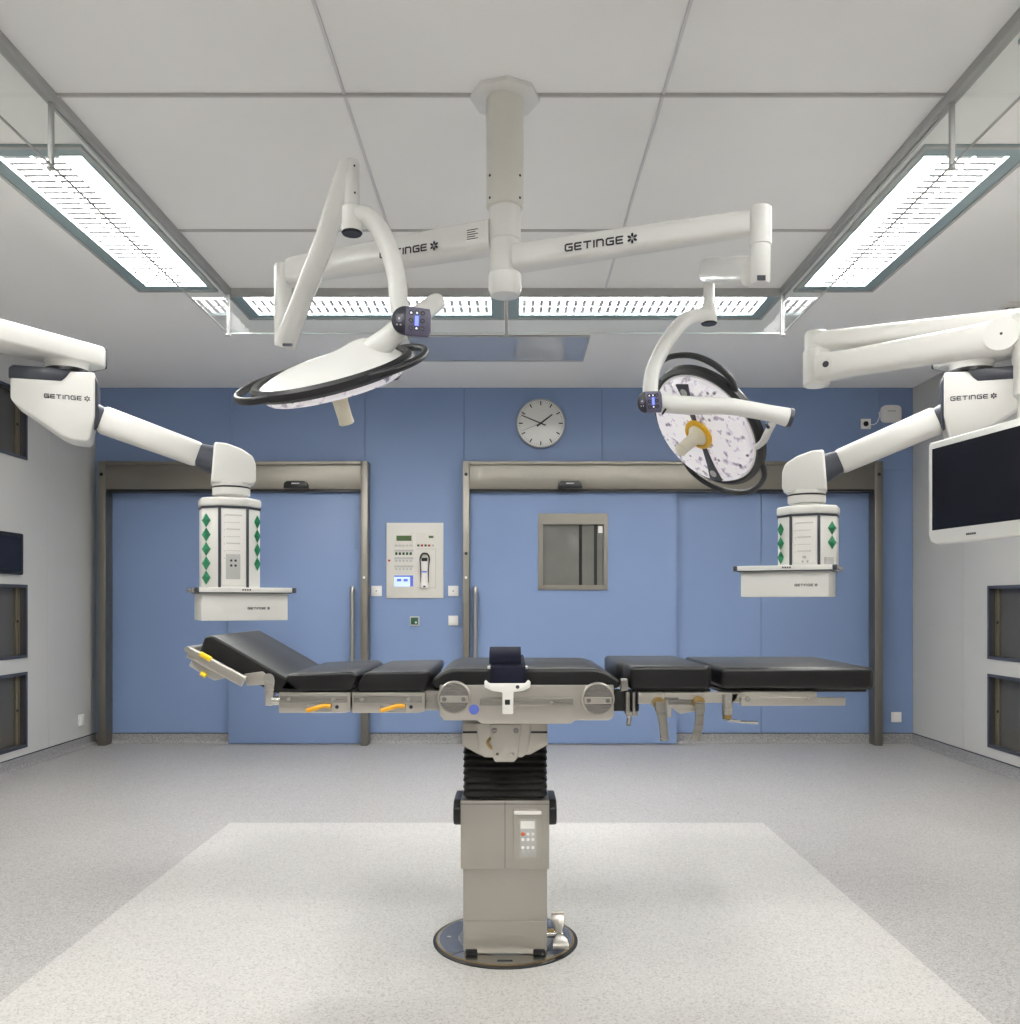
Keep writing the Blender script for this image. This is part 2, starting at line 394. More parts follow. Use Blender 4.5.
# doors
YJ = 7.27
def door(n, x0, x1, x2, x3, lx0, lx1, hx, sens, window, label):
    r = thing('door_%d' % n, (lx0, YB, 0), label, 'door', kind='structure')
    Zt, Zb = Zy(461, YJ), Zy(489, YJ)
    m = MB(); m.span((x0, YJ, 0), (x1, YB + .01, Zt), .004); m.build('jamb', DOORST, r)
    m = MB(); m.span((x2, YJ, 0), (x3, YB + .01, Zt), .004); m.build('jamb', DOORST, r)
    m = MB(); m.span((x1, YJ + .004, Zb), (x2, YB + .01, Zt - .034), .003); m.span((x1, YJ - .002, Zt - .032), (x2, YB + .01, Zt), .006)
    m.build('header_casing', DOORST, r)
    m = MB(); m.span((x1, YJ + .02, Zb - .02), (x2, YB, Zb)); m.build('track_gap', BLACKPL, r)
    lf = MB()
    if window:
        wx0, wx1, wz0, wz1 = X(543, 7.34), X(603.5, 7.34), Zy(585, 7.34), Zy(524.5, 7.34)
        for a, b, c, d in cells(lx0, lx1, .008, Zb - .005, [(wx0, wx1, wz0, wz1)]): lf.span((a, 7.335, c), (b, 7.39, d))
    else: lf.span((lx0, 7.335, .008), (lx1, 7.39, Zb - .005), .003)
    lo = lf.build('leaf', BLUE, r)
    if window:
        m = MB(); M = None
        ox0, ox1, oz0, oz1 = X(538.3, 7.33), X(607.6, 7.33), Zy(589.8, 7.33), Zy(513.5, 7.33)
        for a, b, c, d in cells(ox0, ox1, oz0, oz1, [(wx0, wx1, wz0, wz1)]): m.span((a, 7.322, c), (b, 7.345, d))
        m.build('window_frame', DOORST, lo)
        m = MB(); m.span((wx0, 7.35, wz0), (wx1, 7.356, wz1)); m.mi = 1
        for q in (580.5, 595.5): m.span((X(q - 1.6, 7.35), 7.3485, wz0), (X(q + 1.6, 7.35), 7.352, wz1))
        m.mi = 2; m.span((X(598.2, 7.35), 7.3485, Zy(533, 7.35)), (X(602.6, 7.35), 7.352, Zy(526, 7.35)))
        m.build('window_pane', [DOORGL, BLACKPL, PLATEW], lo)
    m = MB(); z0, z1 = .40, Zy(590, 7.28)
    m.tube(spline([(hx, 7.336, z1 - .012), (hx, 7.30, z1), (hx, 7.285, z1 - .02), (hx, 7.285, (z0 + z1) / 2), (hx, 7.285, z0 + .02), (hx, 7.30, z0), (hx, 7.336, z0 + .012)], 5), .017)
    m.build('handle', RAILST, lo)
    m = MB(); a, b = sens; zz = Zb
    m.prism([(X(a, YJ), zz + .004), (X(b, YJ), zz + .004), (X(b, YJ) - .006, zz + .045), (X(b, YJ) - .03, zz + .062), (X(a, YJ) + .03, zz + .062), (X(a, YJ) + .006, zz + .045)], -.0, .05,
            frame((0, YJ + .005, 0), (1, 0, 0), (0, 0, 1), (0, -1, 0)), .004)
    m.mi = 1; m.span((X((a + b) / 2 - 4, YJ), YJ - .0465, zz + .036), (X((a + b) / 2 + 4, YJ), YJ - .0448, zz + .046))
    m.build('motion_sensor', [BLACKPL, GREYPL], r)
    m = MB()
    for jx, zz, mi in (((x0 + x1) / 2, Zt - .11, 1), ((x2 + x3) / 2 if n == 1 else (x0 + x1) / 2, Zy(577.5, YJ), 0), ((x2 + x3) / 2 if n == 2 else (x0 + x1) / 2, Zt - .11, 1)):
        m.mi = mi; m.cyl((jx, YJ + .002, zz), (jx, YJ - .004, zz), .011 if mi == 0 else .014, 16)
    if n == 2: m.mi = 1; m.cyl(((x0 + x1) / 2, YJ + .002, Zy(553.5, YJ)), ((x0 + x1) / 2, YJ - .004, Zy(553.5, YJ)), .013, 16)
    m.build('jamb_sensor', [PLATEW, BLACKPL], r)
    return r
door(1, X(97.3, YJ), X(105.5, YJ), X(360.5, YJ), X(367.6, YJ), X(228.4, 7.335), X(361, 7.335), X(352.3, 7.285), (284.5, 309), False, 'blue sliding door leaf in steel frame, left of the wall control panel')
door(2, X(462.8, YJ), X(469.3, YJ), X(875, YJ), X(883, YJ), X(470, 7.335), X(676.5, 7.335), X(475.3, 7.285), (557.5, 582), True, 'blue sliding door leaf with square window, right of the wall control panel')

# glazed recesses
def niche(x0, s_, y0, y1, z0, z1, label, group):
    r = thing('wall_recess', (x0 + s_ * .06, (y0 + y1) / 2, z0), label, 'wall recess', group)
    m = MB(); m.span((x0 + s_ * .10, y0, z0), (x0 + s_ * .12, y1, z1))
    for a, b, c, d in cells(y0, y1, z0, z1, [(y0 + .006, y1 - .006, z0 + .006, z1 - .006)]): m.span((x0 + s_ * .0, a, c), (x0 + s_ * .11, b, d))
    m.build('lining', NICHE, r)
    m = MB()
    for a, b, c, d in cells(y0 - .012, y1 + .012, z0 - .012, z1 + .012, [(y0 + .01, y1 - .01, z0 + .01, z1 - .01)]): m.span((x0 - s_ * .006, a, c), (x0 + s_ * .012, b, d))
    m.build('frame', SEAM, r)
    m = MB(); m.span((x0 + s_ * .045, y0 + .007, z0 + .007), (x0 + s_ * .05, y1 - .007, z1 - .007)); m.build('glass', DARKGL, r)
    m = MB(); m.span((x0 + s_ * .03, y1 - .07, z0 + .012), (x0 + s_ * .044, y1 - .05, z1 - .012), .003)
    m.span((x0 + s_ * .034, y1 - .03, z0 + .012), (x0 + s_ * .044, y1 - .018, z1 - .012), .002)
    m.build('edge_profile', BRASSY, r)
    m = MB(); m.box((x0 + s_ * .027, y1 - .06, (z0 + z1) / 2), (.010, .016, .02), None, .003); m.build('catch', BLACKPL, r)
ll = ['dark glazed recess high on the left wall behind the pendant', 'dark glazed recess below the black wall screen on the left', 'dark glazed recess lowest on the left wall above the skirting']
rl = ['upper dark glazed recess on the right wall below the monitor', 'lower dark glazed recess on the right wall above the skirting']
for q, l in zip(LN, ll): niche(XL, -1, *q, l, 'glazed wall recesses')
for q, l in zip(RN, rl): niche(XR, 1, *q, l, 'glazed wall recesses')
r = thing('wall_screen', (XL, 6.0, 1.38), 'black touch screen mounted on the left grey wall', 'screen')
m = MB(); m.prism([(5.72, 1.38), (6.265, 1.38), (6.265, 1.672), (5.72, 1.672)], 0, .03, frame((XL, 0, 0), (0, 1, 0), ZU, (1, 0, 0)), .01, 3); m.build('housing', BLACKPL, r)
m = MB(); m.span((XL + .03, 5.76, 1.41), (XL + .0315, 6.23, 1.642)); m.build('display', SCREENB, r)

# ------------------------------------------------------------------ air canopy
r = thing('air_canopy', ((CXL + CXR) / 2, (CYF + CYB) / 2, H), 'large laminar airflow canopy of pale panels with a hanging glass skirt', 'air canopy')
JX, JY = [CXL, X(512 - .6 * 205 + .5, 4.293) if False else -.600, .541, CXR], [CYF, 2.0, 3.148, 4.293, CYB]
for a, b in zip(JX, JX[1:]):
    for c, d in zip(JY, JY[1:]):
        m = MB(); m.span((a + .004, c + .004, H + .012), (b - .004, d - .004, H + .014)); m.build('diffuser_panel', FABRIC, r)
for y, w in zip(JY[1:-1], (.0045, .0052, .0035)):
    m = MB(); m.span((CXL + .02, y - w, H + .001), (CXR - .02, y + w, H + .02)); m.build('joint_profile', JOINTM, r)
for x in JX[1:-1]:
    m = MB(); m.span((x - .0055, CYF + .02, H + .006), (x + .0055, CYB - .02, H + .02)); m.build('joint_profile', JOINTL, r)
for a, b in zip(JX, JX[1:]):
    m = MB(); c_ = (a + b) / 2; hw_ = (b - a) / 2 - .16; m.span((c_ - hw_, CYF + .15, H + .47), (c_ + hw_, CYB - .15, H + .48)); m.build('added_glow_panel', PLENUM, r)  # unseen glowing panels, added to brighten the fabric from behind
fw = .02
m = MB()
for a, b, c, d in ((CXL - fw, CXL + fw, CYF - fw, CYB + fw), (CXR - fw, CXR + fw, CYF - fw, CYB + fw)): m.span((a, c, H - .022), (b, d, H + .02), .004)
for c, d in ((CYB - .012, CYB + .012), (CYF - .012, CYF + .012)): m.span((CXL + fw, c, H - .035), (CXR - fw, d, H + .02), .004)
m.build('edge_frame', TRIM, r)
ZG = 2.742
panes = [((CXL, 3.16), (CXL, CYB - .02)), ((CXL, CYF + .02), (CXL, 3.13)), ((CXR, 3.16), (CXR, CYB - .02)), ((CXR, CYF + .02), (CXR, 3.13)),
         ((CXL + .02, CYB), (-.045, CYB)), ((-.018, CYB), (CXR - .02, CYB)), ((CXL + .02, CYF), (-.045, CYF)), ((-.018, CYF), (CXR - .02, CYF))]
for (x0, y0), (x1, y1) in panes:
    m = MB(); a = abs(x1 - x0) < .01; t = .004
    m.span((x0 - (t if a else 0), y0 - (0 if a else t), ZG + .003), (x1 + (t if a else 0), y1 + (0 if a else t), H - .022))
    p = m.build('glass_pane', GLASS, r)
    m = MB(); m.span((x0 - (t if a else 0), y0 - (0 if a else t), ZG), (x1 + (t if a else 0), y1 + (0 if a else t), ZG + (.0045 if a else .006)))
    m.build('bottom_edge', TRIM if a else GLEDGE, p)  # rear edges carry the painted glint
for x, y in ((CXL, CYB), (CXR, CYB), (-.032, CYB), (CXL, 3.145), (CXR, 3.145), (CXL, CYF), (CXR, CYF), (-.032, CYF)):
    m = MB(); m.span((x - .0085, y - .0085, ZG - .008), (x + .0085, y + .0085, H - .02), .002); m.span((x - .012, y - .012, ZG - .012), (x + .012, y + .012, ZG - .003), .002)
    m.build('corner_post', TRIM, r)

# ------------------------------------------------------------------ luminaires (built at the origin, copied)
lr = thing('recessed_luminaire', (0, 0, H), 'x', 'ceiling light', 'recessed louvre lights around the canopy')
OW, OD = 1.46, .345
m = MB()
for a, b, c, d in cells(-LW / 2, LW / 2, -LD / 2, LD / 2, [(-OW / 2, OW / 2, -OD / 2 + .02, OD / 2 + .02)]): m.span((a, c, H - .008), (b, d, H + .006))
for a, b, c, d in cells(-LW / 2, LW / 2, -LD / 2, LD / 2, [(-LW / 2 + .016, LW / 2 - .016, -LD / 2 + .016, LD / 2 - .016)]):
    m.mi = 1; m.span((a, c, H - .014), (b, d, H - .006))
m.build('frame', [LUMFR, TRIM], lr)
m = MB()
for a, b, c, d in cells(-OW / 2 - .02, OW / 2 + .02, -OD / 2, OD / 2 + .04, [(-OW / 2, OW / 2, -OD / 2 + .02, OD / 2 + .02)]): m.span((a, c, H + .006), (b, d, H + .10))
m.span((-OW / 2 - .02, -OD / 2, H + .10), (OW / 2 + .02, OD / 2 + .04, H + .105)); m.build('tray', TRAY, lr)
m = MB(); m.span((-OW / 2 + .004, -OD / 2 + .024, H + .034), (OW / 2 - .004, OD / 2 + .016, H + .039)); m.build('lamp', TUBE, lr)
m = MB()
rows = ((-.14, -.03), (-.012, .09))
for a, b in rows:
    for k in range(28):
        x = -OW / 2 + .03 + k * (OW - .06) / 27
        m.span((x - .0115, a, H + .003), (x + .0115, b, H + .0055))
    for y in (a, b): m.span((-OW / 2 + .01, y - .003, H + .002), (OW / 2 - .01, y + .003, H + .006))
m.build('louvre', LOUVRE, lr)
names = ['long bright louvre light recessed left of the canopy, seen through the glass', 'long bright louvre light recessed right of the canopy, seen through the glass',
         'louvre light behind the rear glass of the canopy, left of the middle post', 'louvre light behind the rear glass of the canopy, right of the middle post',
         'unseen louvre light added for room light, left of the canopy, nearer the front wall', 'unseen louvre light added for room light, right of the canopy, nearer the front wall',
         'unseen louvre light added for room light, between canopy and front wall, towards the left wall', 'unseen louvre light added for room light, between canopy and front wall, towards the right wall']
for i, (x, y, rot) in enumerate(lum):
    o = lr if i == 0 else copy_tree(lr)
    o.location = (x, y, H); o.rotation_euler = (0, 0, R({0: 180, 90: -90 if x < 0 else 90, 180: 0}[rot])); o['label'] = names[i]

# mirror-like glass panel in the ceiling
r = thing('ceiling_glass_panel', (-.09, 6.25, H - .012), 'rectangular glossy glass panel flat on the ceiling mirroring the clock', 'ceiling panel')
m = MB(); m.span((-.695, 5.95, H - .010), (.517, 6.535, H - .001)); m.build('glass', MIRRP, r)
m = MB()
for a, b, c, d in cells(-.707, .529, 5.935, 6.55, [(-.695, .517, 5.95, 6.535)]): m.span((a, c, H - .013), (b, d, H))
m.build('frame', TRIM, r)
# smoke detector
c = P(1009, 301, 5.34); r = thing('smoke_detector', (c.x, 5.34, H), 'round smoke detector on the ceiling near the right wall', 'smoke detector')
m = MB(); m.lathe([(.062, 0), (.062, -.02), (.05, -.03)], T(c.x, 5.34, H), 28); m.build('base', PLATEW, r)
m = MB(); m.lathe([(.046, -.028), (.046, -.05), (.03, -.06)], T(c.x, 5.34, H), 28)
for k in range(8):
    a = k * math.pi / 4; m.mi = 1; m.box((c.x + .046 * math.cos(a), 5.34 + .046 * math.sin(a), H - .04), (.014, .014, .01))
m.build('sensing_chamber', [GREYPL, BLACKPL], r)

# ------------------------------------------------------------------ wall fittings
YW = YB
def plate(name, px, py, size, label, cat, group, kind):
    x, z = X(px, YW), Zy(py, YW); h = size / 2
    r = thing(name, (x, YW, z - h), label, cat, group)
    m = MB(); m.box((x, YW - .005, z), (size, .010, size), None, .003); m.build('plate', {'g': GREYPL}.get(kind, PLATEW), r)
    m = MB()
    if kind == 'button': m.box((x, YW - .0115, z), (size * .62, .004, size * .62), None, .001); m.mi = 1; m.lathe([(.008, 0), (.008, .001)], frame((x, YW - .0134, z), (1, 0, 0), ZU, (0, -1, 0)), 12)
    elif kind == 'g': m.mi = 2; m.box((x, YW - .0115, z), (size * .74, .004, size * .74), None, .001); m.mi = 0; m.box((x + .012, YW - .0136, z - .012), (.014, .002, .014))
    elif kind == 'rocker': m.box((x, YW - .0115, z), (size * .7, .004, size * .7), None, .0015)
    else: m.mi = 1; m.lathe([(.022, 0), (.022, .002)], frame((x, YW - .010, z), (1, 0, 0), ZU, (0, -1, 0)), 16)
    m.build('button' if kind != 'sock' else 'outlet', [PLATEW, GREYPL if kind != 'sock' else BLACKPL, mat_green], r)
mat_green = mat('dark_green_button', rgb(28, 78, 52), 0.35, bump=0.03)
plate('wall_switch', 376.6, 591, .088, 'white push plate just left of the wall control panel', 'switch', None, 'button')
plate('wall_switch', 453.4, 591, .088, 'white push plate just right of the wall control panel', 'switch', None, 'button')
plate('wall_switch', 453.3, 620.5, .082, 'plain white plate below the push plate beside the right door', 'switch', None, 'rocker')
plate('wall_switch', 414.7, 621, .080, 'small dark green button plate below the wall control panel', 'switch', None, 'g')
plate('wall_outlet', 896, 717, .085, 'white blank plate low on the blue wall in the right corner', 'outlet', None, 'rocker')
plate('wall_outlet', 865.5, 424, .085, 'small white socket high on the blue wall with cable', 'outlet', None, 'sock')
yo = 7.15; zo = Zy(720, yo)
r = thing('wall_outlet', (XL, yo, zo - .05), 'white socket plate low on the left grey wall', 'outlet')
m = MB(); m.box((XL + .005, yo, zo), (.010, .09, .095), None, .003); m.build('plate', PLATEW, r)
m = MB(); m.box((XL + .0115, yo, zo + .005), (.004, .055, .05), None, .001); m.build('cover', PLATEW, r)
# access point box
r = thing('wireless_box', (X(890, YW), YW, Zy(424, YW)), 'rounded white electronic box high on the blue wall beside the socket', 'electronic box')
m = MB(); pts = []
for k in range(40):
    a = 2 * math.pi * k / 40; q = lambda t: math.copysign(abs(t) ** .45, t); pts.append((X(890, YW) + .083 * q(math.cos(a)), Zy(414.5, YW) + .073 * q(math.sin(a))))
m.prism(pts, 0, .036, frame((0, YW, 0), (1, 0, 0), ZU, (0, -1, 0)), .006); m.build('housing', PLATEW, r)
m = MB(); m.span((X(886, YW), YW - .0375, Zy(412.3, YW)), (X(894, YW), YW - .0355, Zy(411.4, YW))); m.build('indicator', GREYPL, r)
m = MB(); m.tube(spline([(X(868.5, YW), YW - .01, Zy(425, YW)), (X(875, YW), YW - .02, Zy(424, YW)), (X(878.5, YW), YW - .02, Zy(417, YW)), (X(878, YW), YW - .02, Zy(413, YW)), (X(882, YW), YW - .012, Zy(412, YW))], 6), .004, 8); m.build('cable', PLATEW, r)
# clock
cx_, cz_ = X(540.6, YW), Zy(424.3, YW); RC = .205
r = thing('wall_clock', (cx_, YW, cz_ - RC), 'round white wall clock with dark bars above the windowed door', 'clock')
MC = frame((cx_, YW, cz_), (1, 0, 0), ZU, (0, -1, 0))
m = MB(); m.lathe([(RC, 0), (RC, .045), (RC - .003, .05), (RC - .010, .05), (RC - .011, .04)], MC, 64, True); m.build('case', TRIM, r)
m = MB(); m.lathe([(RC - .011, .036), (RC - .011, .042)], MC, 64); m.build('dial', CLOCKF, r)
m = MB()
for k in range(60):
    a = R(6 * k); big = k % 5 == 0
    l, w = (.034, .010) if big else (.012, .0026)
    ro = RC - .020
    Mk = MC @ Matrix.Rotation(-a, 4, 'Z')
    m.span((-w / 2, ro - l, .0421), (w / 2, ro, .0429), M=Mk)
m.build('hour_marks', INK, r)
def hand(name, ang, l, back, w):
    m = MB(); m.prism([(-w / 2, -back), (w / 2, -back), (w * .35, l), (-w * .35, l)], .044, .0455, MC @ Matrix.Rotation(-R(ang), 4, 'Z')); return m.build(name, INK, r)
hand('hour_hand', 52.7, .122, .04, .015); hand('minute_hand', 292.6, .175, .045, .011); hand('second_hand', 248, .17, .02, .003)
# wall control panel
def c8(x, y): return 380 + x / 11.37, 515 + y / 11.37
def wrect(m, x0, y0, x1, y1, d0, d1, bev=0):
    (a, b), (c, d) = c8(x0, y0), c8(x1, y1)
    m.span((X(a, YW), YW - d1, Zy(d, YW)), (X(c, YW), YW - d0, Zy(b, YW)), bev)
r = thing('wall_control_panel', (X(415, YW), YW, Zy(598, YW)), 'cream control panel with screens and handset between the two doors', 'control panel')
m = MB(); wrect(m, 75, 90, 722, 945, 0, .012, .002); wrect(m, 128, 140, 660, 900, .012, .0145, .001); m.build('faceplate', PANELW, r)
m = MB(); wrect(m, 165, 200, 378, 365, .0145, .017, .001); wrect(m, 412, 200, 632, 330, .0145, .017, .001); m.build('module', PANELW, r)
m = MB(); wrect(m, 190, 236, 360, 296, .017, .0185); wrect(m, 556, 238, 610, 264, .017, .0185); m.build('display', LCDG, r)
m = MB()
for i in range(5): wrect(m, 172 + i * 41, 340, 172 + i * 41 + 30, 356, .017, .0185)
for j, y in enumerate((395, 482, 575)):
    m.mi = 0; wrect(m, 165, y, 380, y + 22, .0145, .016); m.mi = 0
    for i in range(5):
        m.mi = (1 if j == 0 else 0); wrect(m, 175 + i * 41, y + 30, 175 + i * 41 + 26, y + 60 if j == 0 else y + 50, .0145, .017)
for i, k in enumerate((1, 2, 1, 2, 0)):
    m.mi = k; wrect(m, 425 + i * 41, 336, 425 + i * 41 + 26, 360, .0145, .017)
m.mi = 2; q = c8(107, 518); m.lathe([(.009, .012), (.009, .02)], frame((X(q[0], YW), YW, Zy(q[1], YW)), (1, 0, 0), ZU, (0, -1, 0)), 14)
m.build('button_rows', [GREYPL, mat_green, REDB], r)
m = MB(); wrect(m, 165, 688, 380, 812, .0145, .018); m.mi = 1; wrect(m, 165, 688, 380, 704, .018, .0185); wrect(m, 345, 704, 380, 812, .018, .0185)
m.mi = 1; wrect(m, 196, 726, 246, 756, .018, .0184); wrect(m, 270, 726, 318, 756, .018, .0184); m.build('touch_screen', [LCDB, LCDD], r)
m = MB()
for y0, y1, x0, x1 in ((385, 390, 415, 635), (826, 831, 415, 635), (385, 830, 632, 637)): wrect(m, x0, y0, x1, y1, .0145, .0155)
m.build('groove', GREYPL, r)
def c8p(x, y, off): a, b = c8(x, y); return V((X(a, YW), YW - off, Zy(b, YW)))
m = MB(); m.tube([c8p(512, 500, .035), c8p(512, 640, .035), c8p(510, 830, .03)], [(.034, .018), (.026, .016), (.034, .018)], 16, True, (1, 0, 0)); hs = m.build('handset', PLATEW, r)
m = MB(); m.tube(spline([c8p(472, 770, .028), c8p(470, 600, .03), c8p(462, 500, .03), c8p(480, 450, .03), c8p(512, 436, .03), c8p(546, 450, .03), c8p(564, 500, .03), c8p(552, 600, .03), c8p(550, 770, .028)], 5), .0065, 8); m.build('cradle_rim', BLACKPL, hs)
m = MB(); wrect(m, 480, 490, 546, 528, .05, .056); wrect(m, 498, 806, 524, 822, .047, .052); m.build('earpiece', BLACKPL, hs)
m = MB(); wrect(m, 484, 640, 540, 656, .05, .0525); m.build('stripe', LCDD, hs)

# ------------------------------------------------------------------ supply pendants
def pendant(sg, sh, zdrop, colbot, boxh, nl, nr, label, text_px):
    fx = lambda x: x if sg > 0 else -x + sh
    def W(x, y, z): return V((fx(x), y, z))
    u = V((.94, .342, 0)).normalized()
    piv = V((-2.07, 4.10, 0)); mt = V((-2.70, 3.08, 0))
    r = thing('ceiling_supply_pendant', W(mt.x, mt.y, H), label, 'supply pendant', 'ceiling supply pendants')
    uw = V((u.x * sg, u.y, 0)); side = V((uw.y, -uw.x, 0)) if sg > 0 else V((-uw.y, uw.x, 0))   # side: towards the camera
    side = V((abs(u.y) * (1 if sg > 0 else -1), -u.x, 0)).normalized()
    def Q(t, z, off=0.0):  # point in the arm plane
        p = piv + u * t; q = W(p.x, p.y, z); return q + side * off
    # mount
    m = MB(); c = W(mt.x, mt.y, 0)
    m.lathe([(.20, H), (.20, H - .02), (.18, H - .03), (.09, H - .035), (.09, 2.47), (.12, 2.46), (.12, 2.40)], T(c.x, c.y, 0), 40); m.build('ceiling_mount', WHITE, r)
    # upper arm
    a = W(mt.x, mt.y, 2.345); b = W(piv.x + .05, piv.y + .085, 2.345); d = (b - a).normalized(); pr = d.cross(ZU).normalized()
    L = (b - a).length; M = frame(a, d, pr, d.cross(pr))
    m = MB()
    m.prism([(-.12, -.05), (-.06, -.115), (.2, -.11), (L - .12, -.093), (L + .03, -.088), (L + .06, -.06), (L + .06, .06), (L + .03, .088), (L - .12, .093), (.2, .11), (-.06, .115), (-.12, .05)], -.049, .049, M, .012, 3)
    ua = m.build('upper_arm', WHITE, r)
    m = MB(); m.prism([(L + .050, -.074), (L + .064, -.060), (L + .064, .060), (L + .050, .074)], -.047, .047, M, .003); m.build('end_cap', DARKGREY, ua)
    # pivot
    c = Q(0, 0)
    m = MB(); m.lathe([(.092, 2.262), (.092, 2.285), (.10, 2.298)], T(c.x, c.y, 0), 40); m.mi = 1; m.lathe([(.097, 2.246), (.097, 2.262)], T(c.x, c.y, 0), 40); m.build('pivot_bearing', [WHITE, BLACKPL], r)
    # block
    MP = frame(Q(0, 0), uw, ZU, uw.cross(ZU))
    m = MB(); m.prism([(-.222, 2.235), (-.222, 2.10), (-.205, 2.075), (-.02, 1.945), (.02, 1.928), (.085, 1.922), (.10, 1.935), (.122, 2.04), (.122, 2.245)], -.085, .085, MP, .024, 4); bl = m.build('arm_block', WHITE, r)
    m = MB(); m.prism([(-.229, 2.188), (-.229, 2.235), (-.212, 2.25), (.03, 2.25), (.005, 2.212), (-.015, 2.192)], -.089, .089, MP, .006); m.build('dark_cover', DARKGREY, bl)
    m = MB(); m.prism([(.118, 1.99), (.133, 2.0), (.133, 2.20), (.118, 2.24)], -.07, .07, MP, .004); m.build('dark_edge', DARKGREY, bl)
    m = MB(); xd = V((abs(uw.x), uw.y * (1 if sg > 0 else -1), 0)); 
    t0 = -.085 if sg > 0 else .095
    lettering(m, 'GETINGE', Q(t0, 2.112, .0855), xd, ZU, .19); m.build('logo', INK, bl)
    # spring arm
    z1, z2 = 2.06, 1.895 - zdrop
    A, B = Q(.10, z1), Q(.60, z2)
    dd = (B - A).normalized(); upv = (ZU - dd * ZU.dot(dd)).normalized()
    m = MB(); m.tube([A + dd * .045, A + dd * .06, B - dd * .04, B - dd * .025], [(.058, .045), (.066, .055), (.06, .052), (.055, .045)], 24, True, upv, .55); m.build('spring_arm', WHITE, r)
    m = MB(); m.tube([A - dd * .03, A + dd * .05], [(.07, .055), (.055, .05)], 20, True, upv, .6); m.build('joint_collar', DARKGREY, r); m = MB(); m.tube([B - dd * .03, B + dd * .05, B + dd * .09], [(.055, .05), (.07, .058), (.078, .062)], 20, True, upv, .6); m.build('joint_collar', DARKGREY, r)
    # wrist housing
    zz = -zdrop
    m = MB(); m.prism([(.63, 1.765 + zz), (.645, 1.96 + zz), (.70, 1.958 + zz), (.77, 1.935 + zz), (.825, 1.90 + zz), (.84, 1.86 + zz), (.84, 1.775 + zz), (.82, 1.762 + zz)], -.078, .078, MP, .024, 4); m.build('wrist_housing', WHITE, r)
    cc = Q(.727, 0); zt = 1.69 + zz
    m = MB(); m.lathe([(.075, zt), (.06, zt + .004), (.06, zt + .016), (.088, zt + .018), (.09, zt + .026), (.09, zt + .052), (.088, zt + .06), (.09, zt + .062), (.09, zt + .08)], T(cc.x, cc.y, 0), 40)
    m.mi = 1; m.lathe([(.0915, zt + .053), (.0915, zt + .060)], T(cc.x, cc.y, 0), 40); m.build('neck_bearing', [WHITE, BLACKPL], r)
    # service column (hexagonal section), turned towards the table
    ph = R(26) * sg
    ex = V((math.cos(ph), math.sin(ph), 0)); ey = V((-math.sin(ph), math.cos(ph), 0))
    MC_ = frame((cc.x - .008 * sg, cc.y, 0), ex, ey, ZU)
    hexa = [(-.065, -.125), (.065, -.125), (.137, -.055), (.137, .055), (.065, .125), (-.065, .125), (-.137, .055), (-.137, -.055)]
    zc1 = zt - .05
    m = MB(); m.prism(hexa, colbot, zc1, MC_, .006); co = m.build('service_column', WHITE, r)
    hexa = hexa
    big = [(x * 1.045, y * 1.045) for x, y in hexa]
    m = MB(); m.prism(big, zc1 + .006, zt, MC_, .012, 3); m.mi = 1; m.prism([(x * 1.02, y * 1.02) for x, y in hexa], zc1 - .004, zc1 + .007, MC_); m.build('top_cap', [WHITE, DARKGREY], r)
    for x in (-.065, .065):
        m = MB(); m.box((x, -.121, (colbot + zc1) / 2), (.013, .016, zc1 - colbot - .006), MC_, .002); m.build('dark_channel', DARKGREY, co)
    m = MB(); m.span((-.054, -.1275, colbot + .03), (.054, -.1245, zc1 - .012), .001, MC_); m.build('front_panel', PLATEW, co)
    m = MB()
    for k in range(7):
        m.mi = 0; zq = zc1 - .04 - k * .034
        if zq < colbot + .06: break
        m.span((-.035 if k else -.04, -.1285, zq), (.03 if k else .04, -.1270, zq + (.003 if k % 2 else .006)), 0, MC_)
        m.span((-.046, -.1285, zq - .004), (-.041, -.1270, zq + .002), 0, MC_)
    m.build('printed_marks', PRINTL, co)
    if sg > 0:
        m = MB(); z0 = zc1 - .345; m.span((-.036, -.131, z0), (.03, -.1265, z0 + .12), .001, MC_); m.mi = 1
        for i in range(2):
            for k in range(2): m.span((-.017 + i * .02, -.1325, z0 + .06 + k * .024), (-.007 + i * .02, -.1305, z0 + .07 + k * .024), 0, MC_)
        m.build('socket_plate', [GREYPL, BLACKPL], co)
    else:
        m = MB(); m.span((-.01, -.1295, colbot + .05), (.006, -.1275, colbot + .062), 0, MC_); m.span((-.014, -.1295, colbot + .03), (-.005, -.1275, colbot + .04), 0, MC_); m.span((.009, -.1295, colbot + .03), (.018, -.1275, colbot + .04), 0, MC_); m.build('socket_plate', GREYPL, co)
        m = MB(); 
        MG = MC_ @ frame((.1045, -.0895, 0), (.7, .714, 0), ZU, (.714, -.7, 0)); m.span((-.022, colbot + .005, -.001), (.028, colbot + .055, .004), 0, MG); m.build('vent_plate', GREYPL, co)
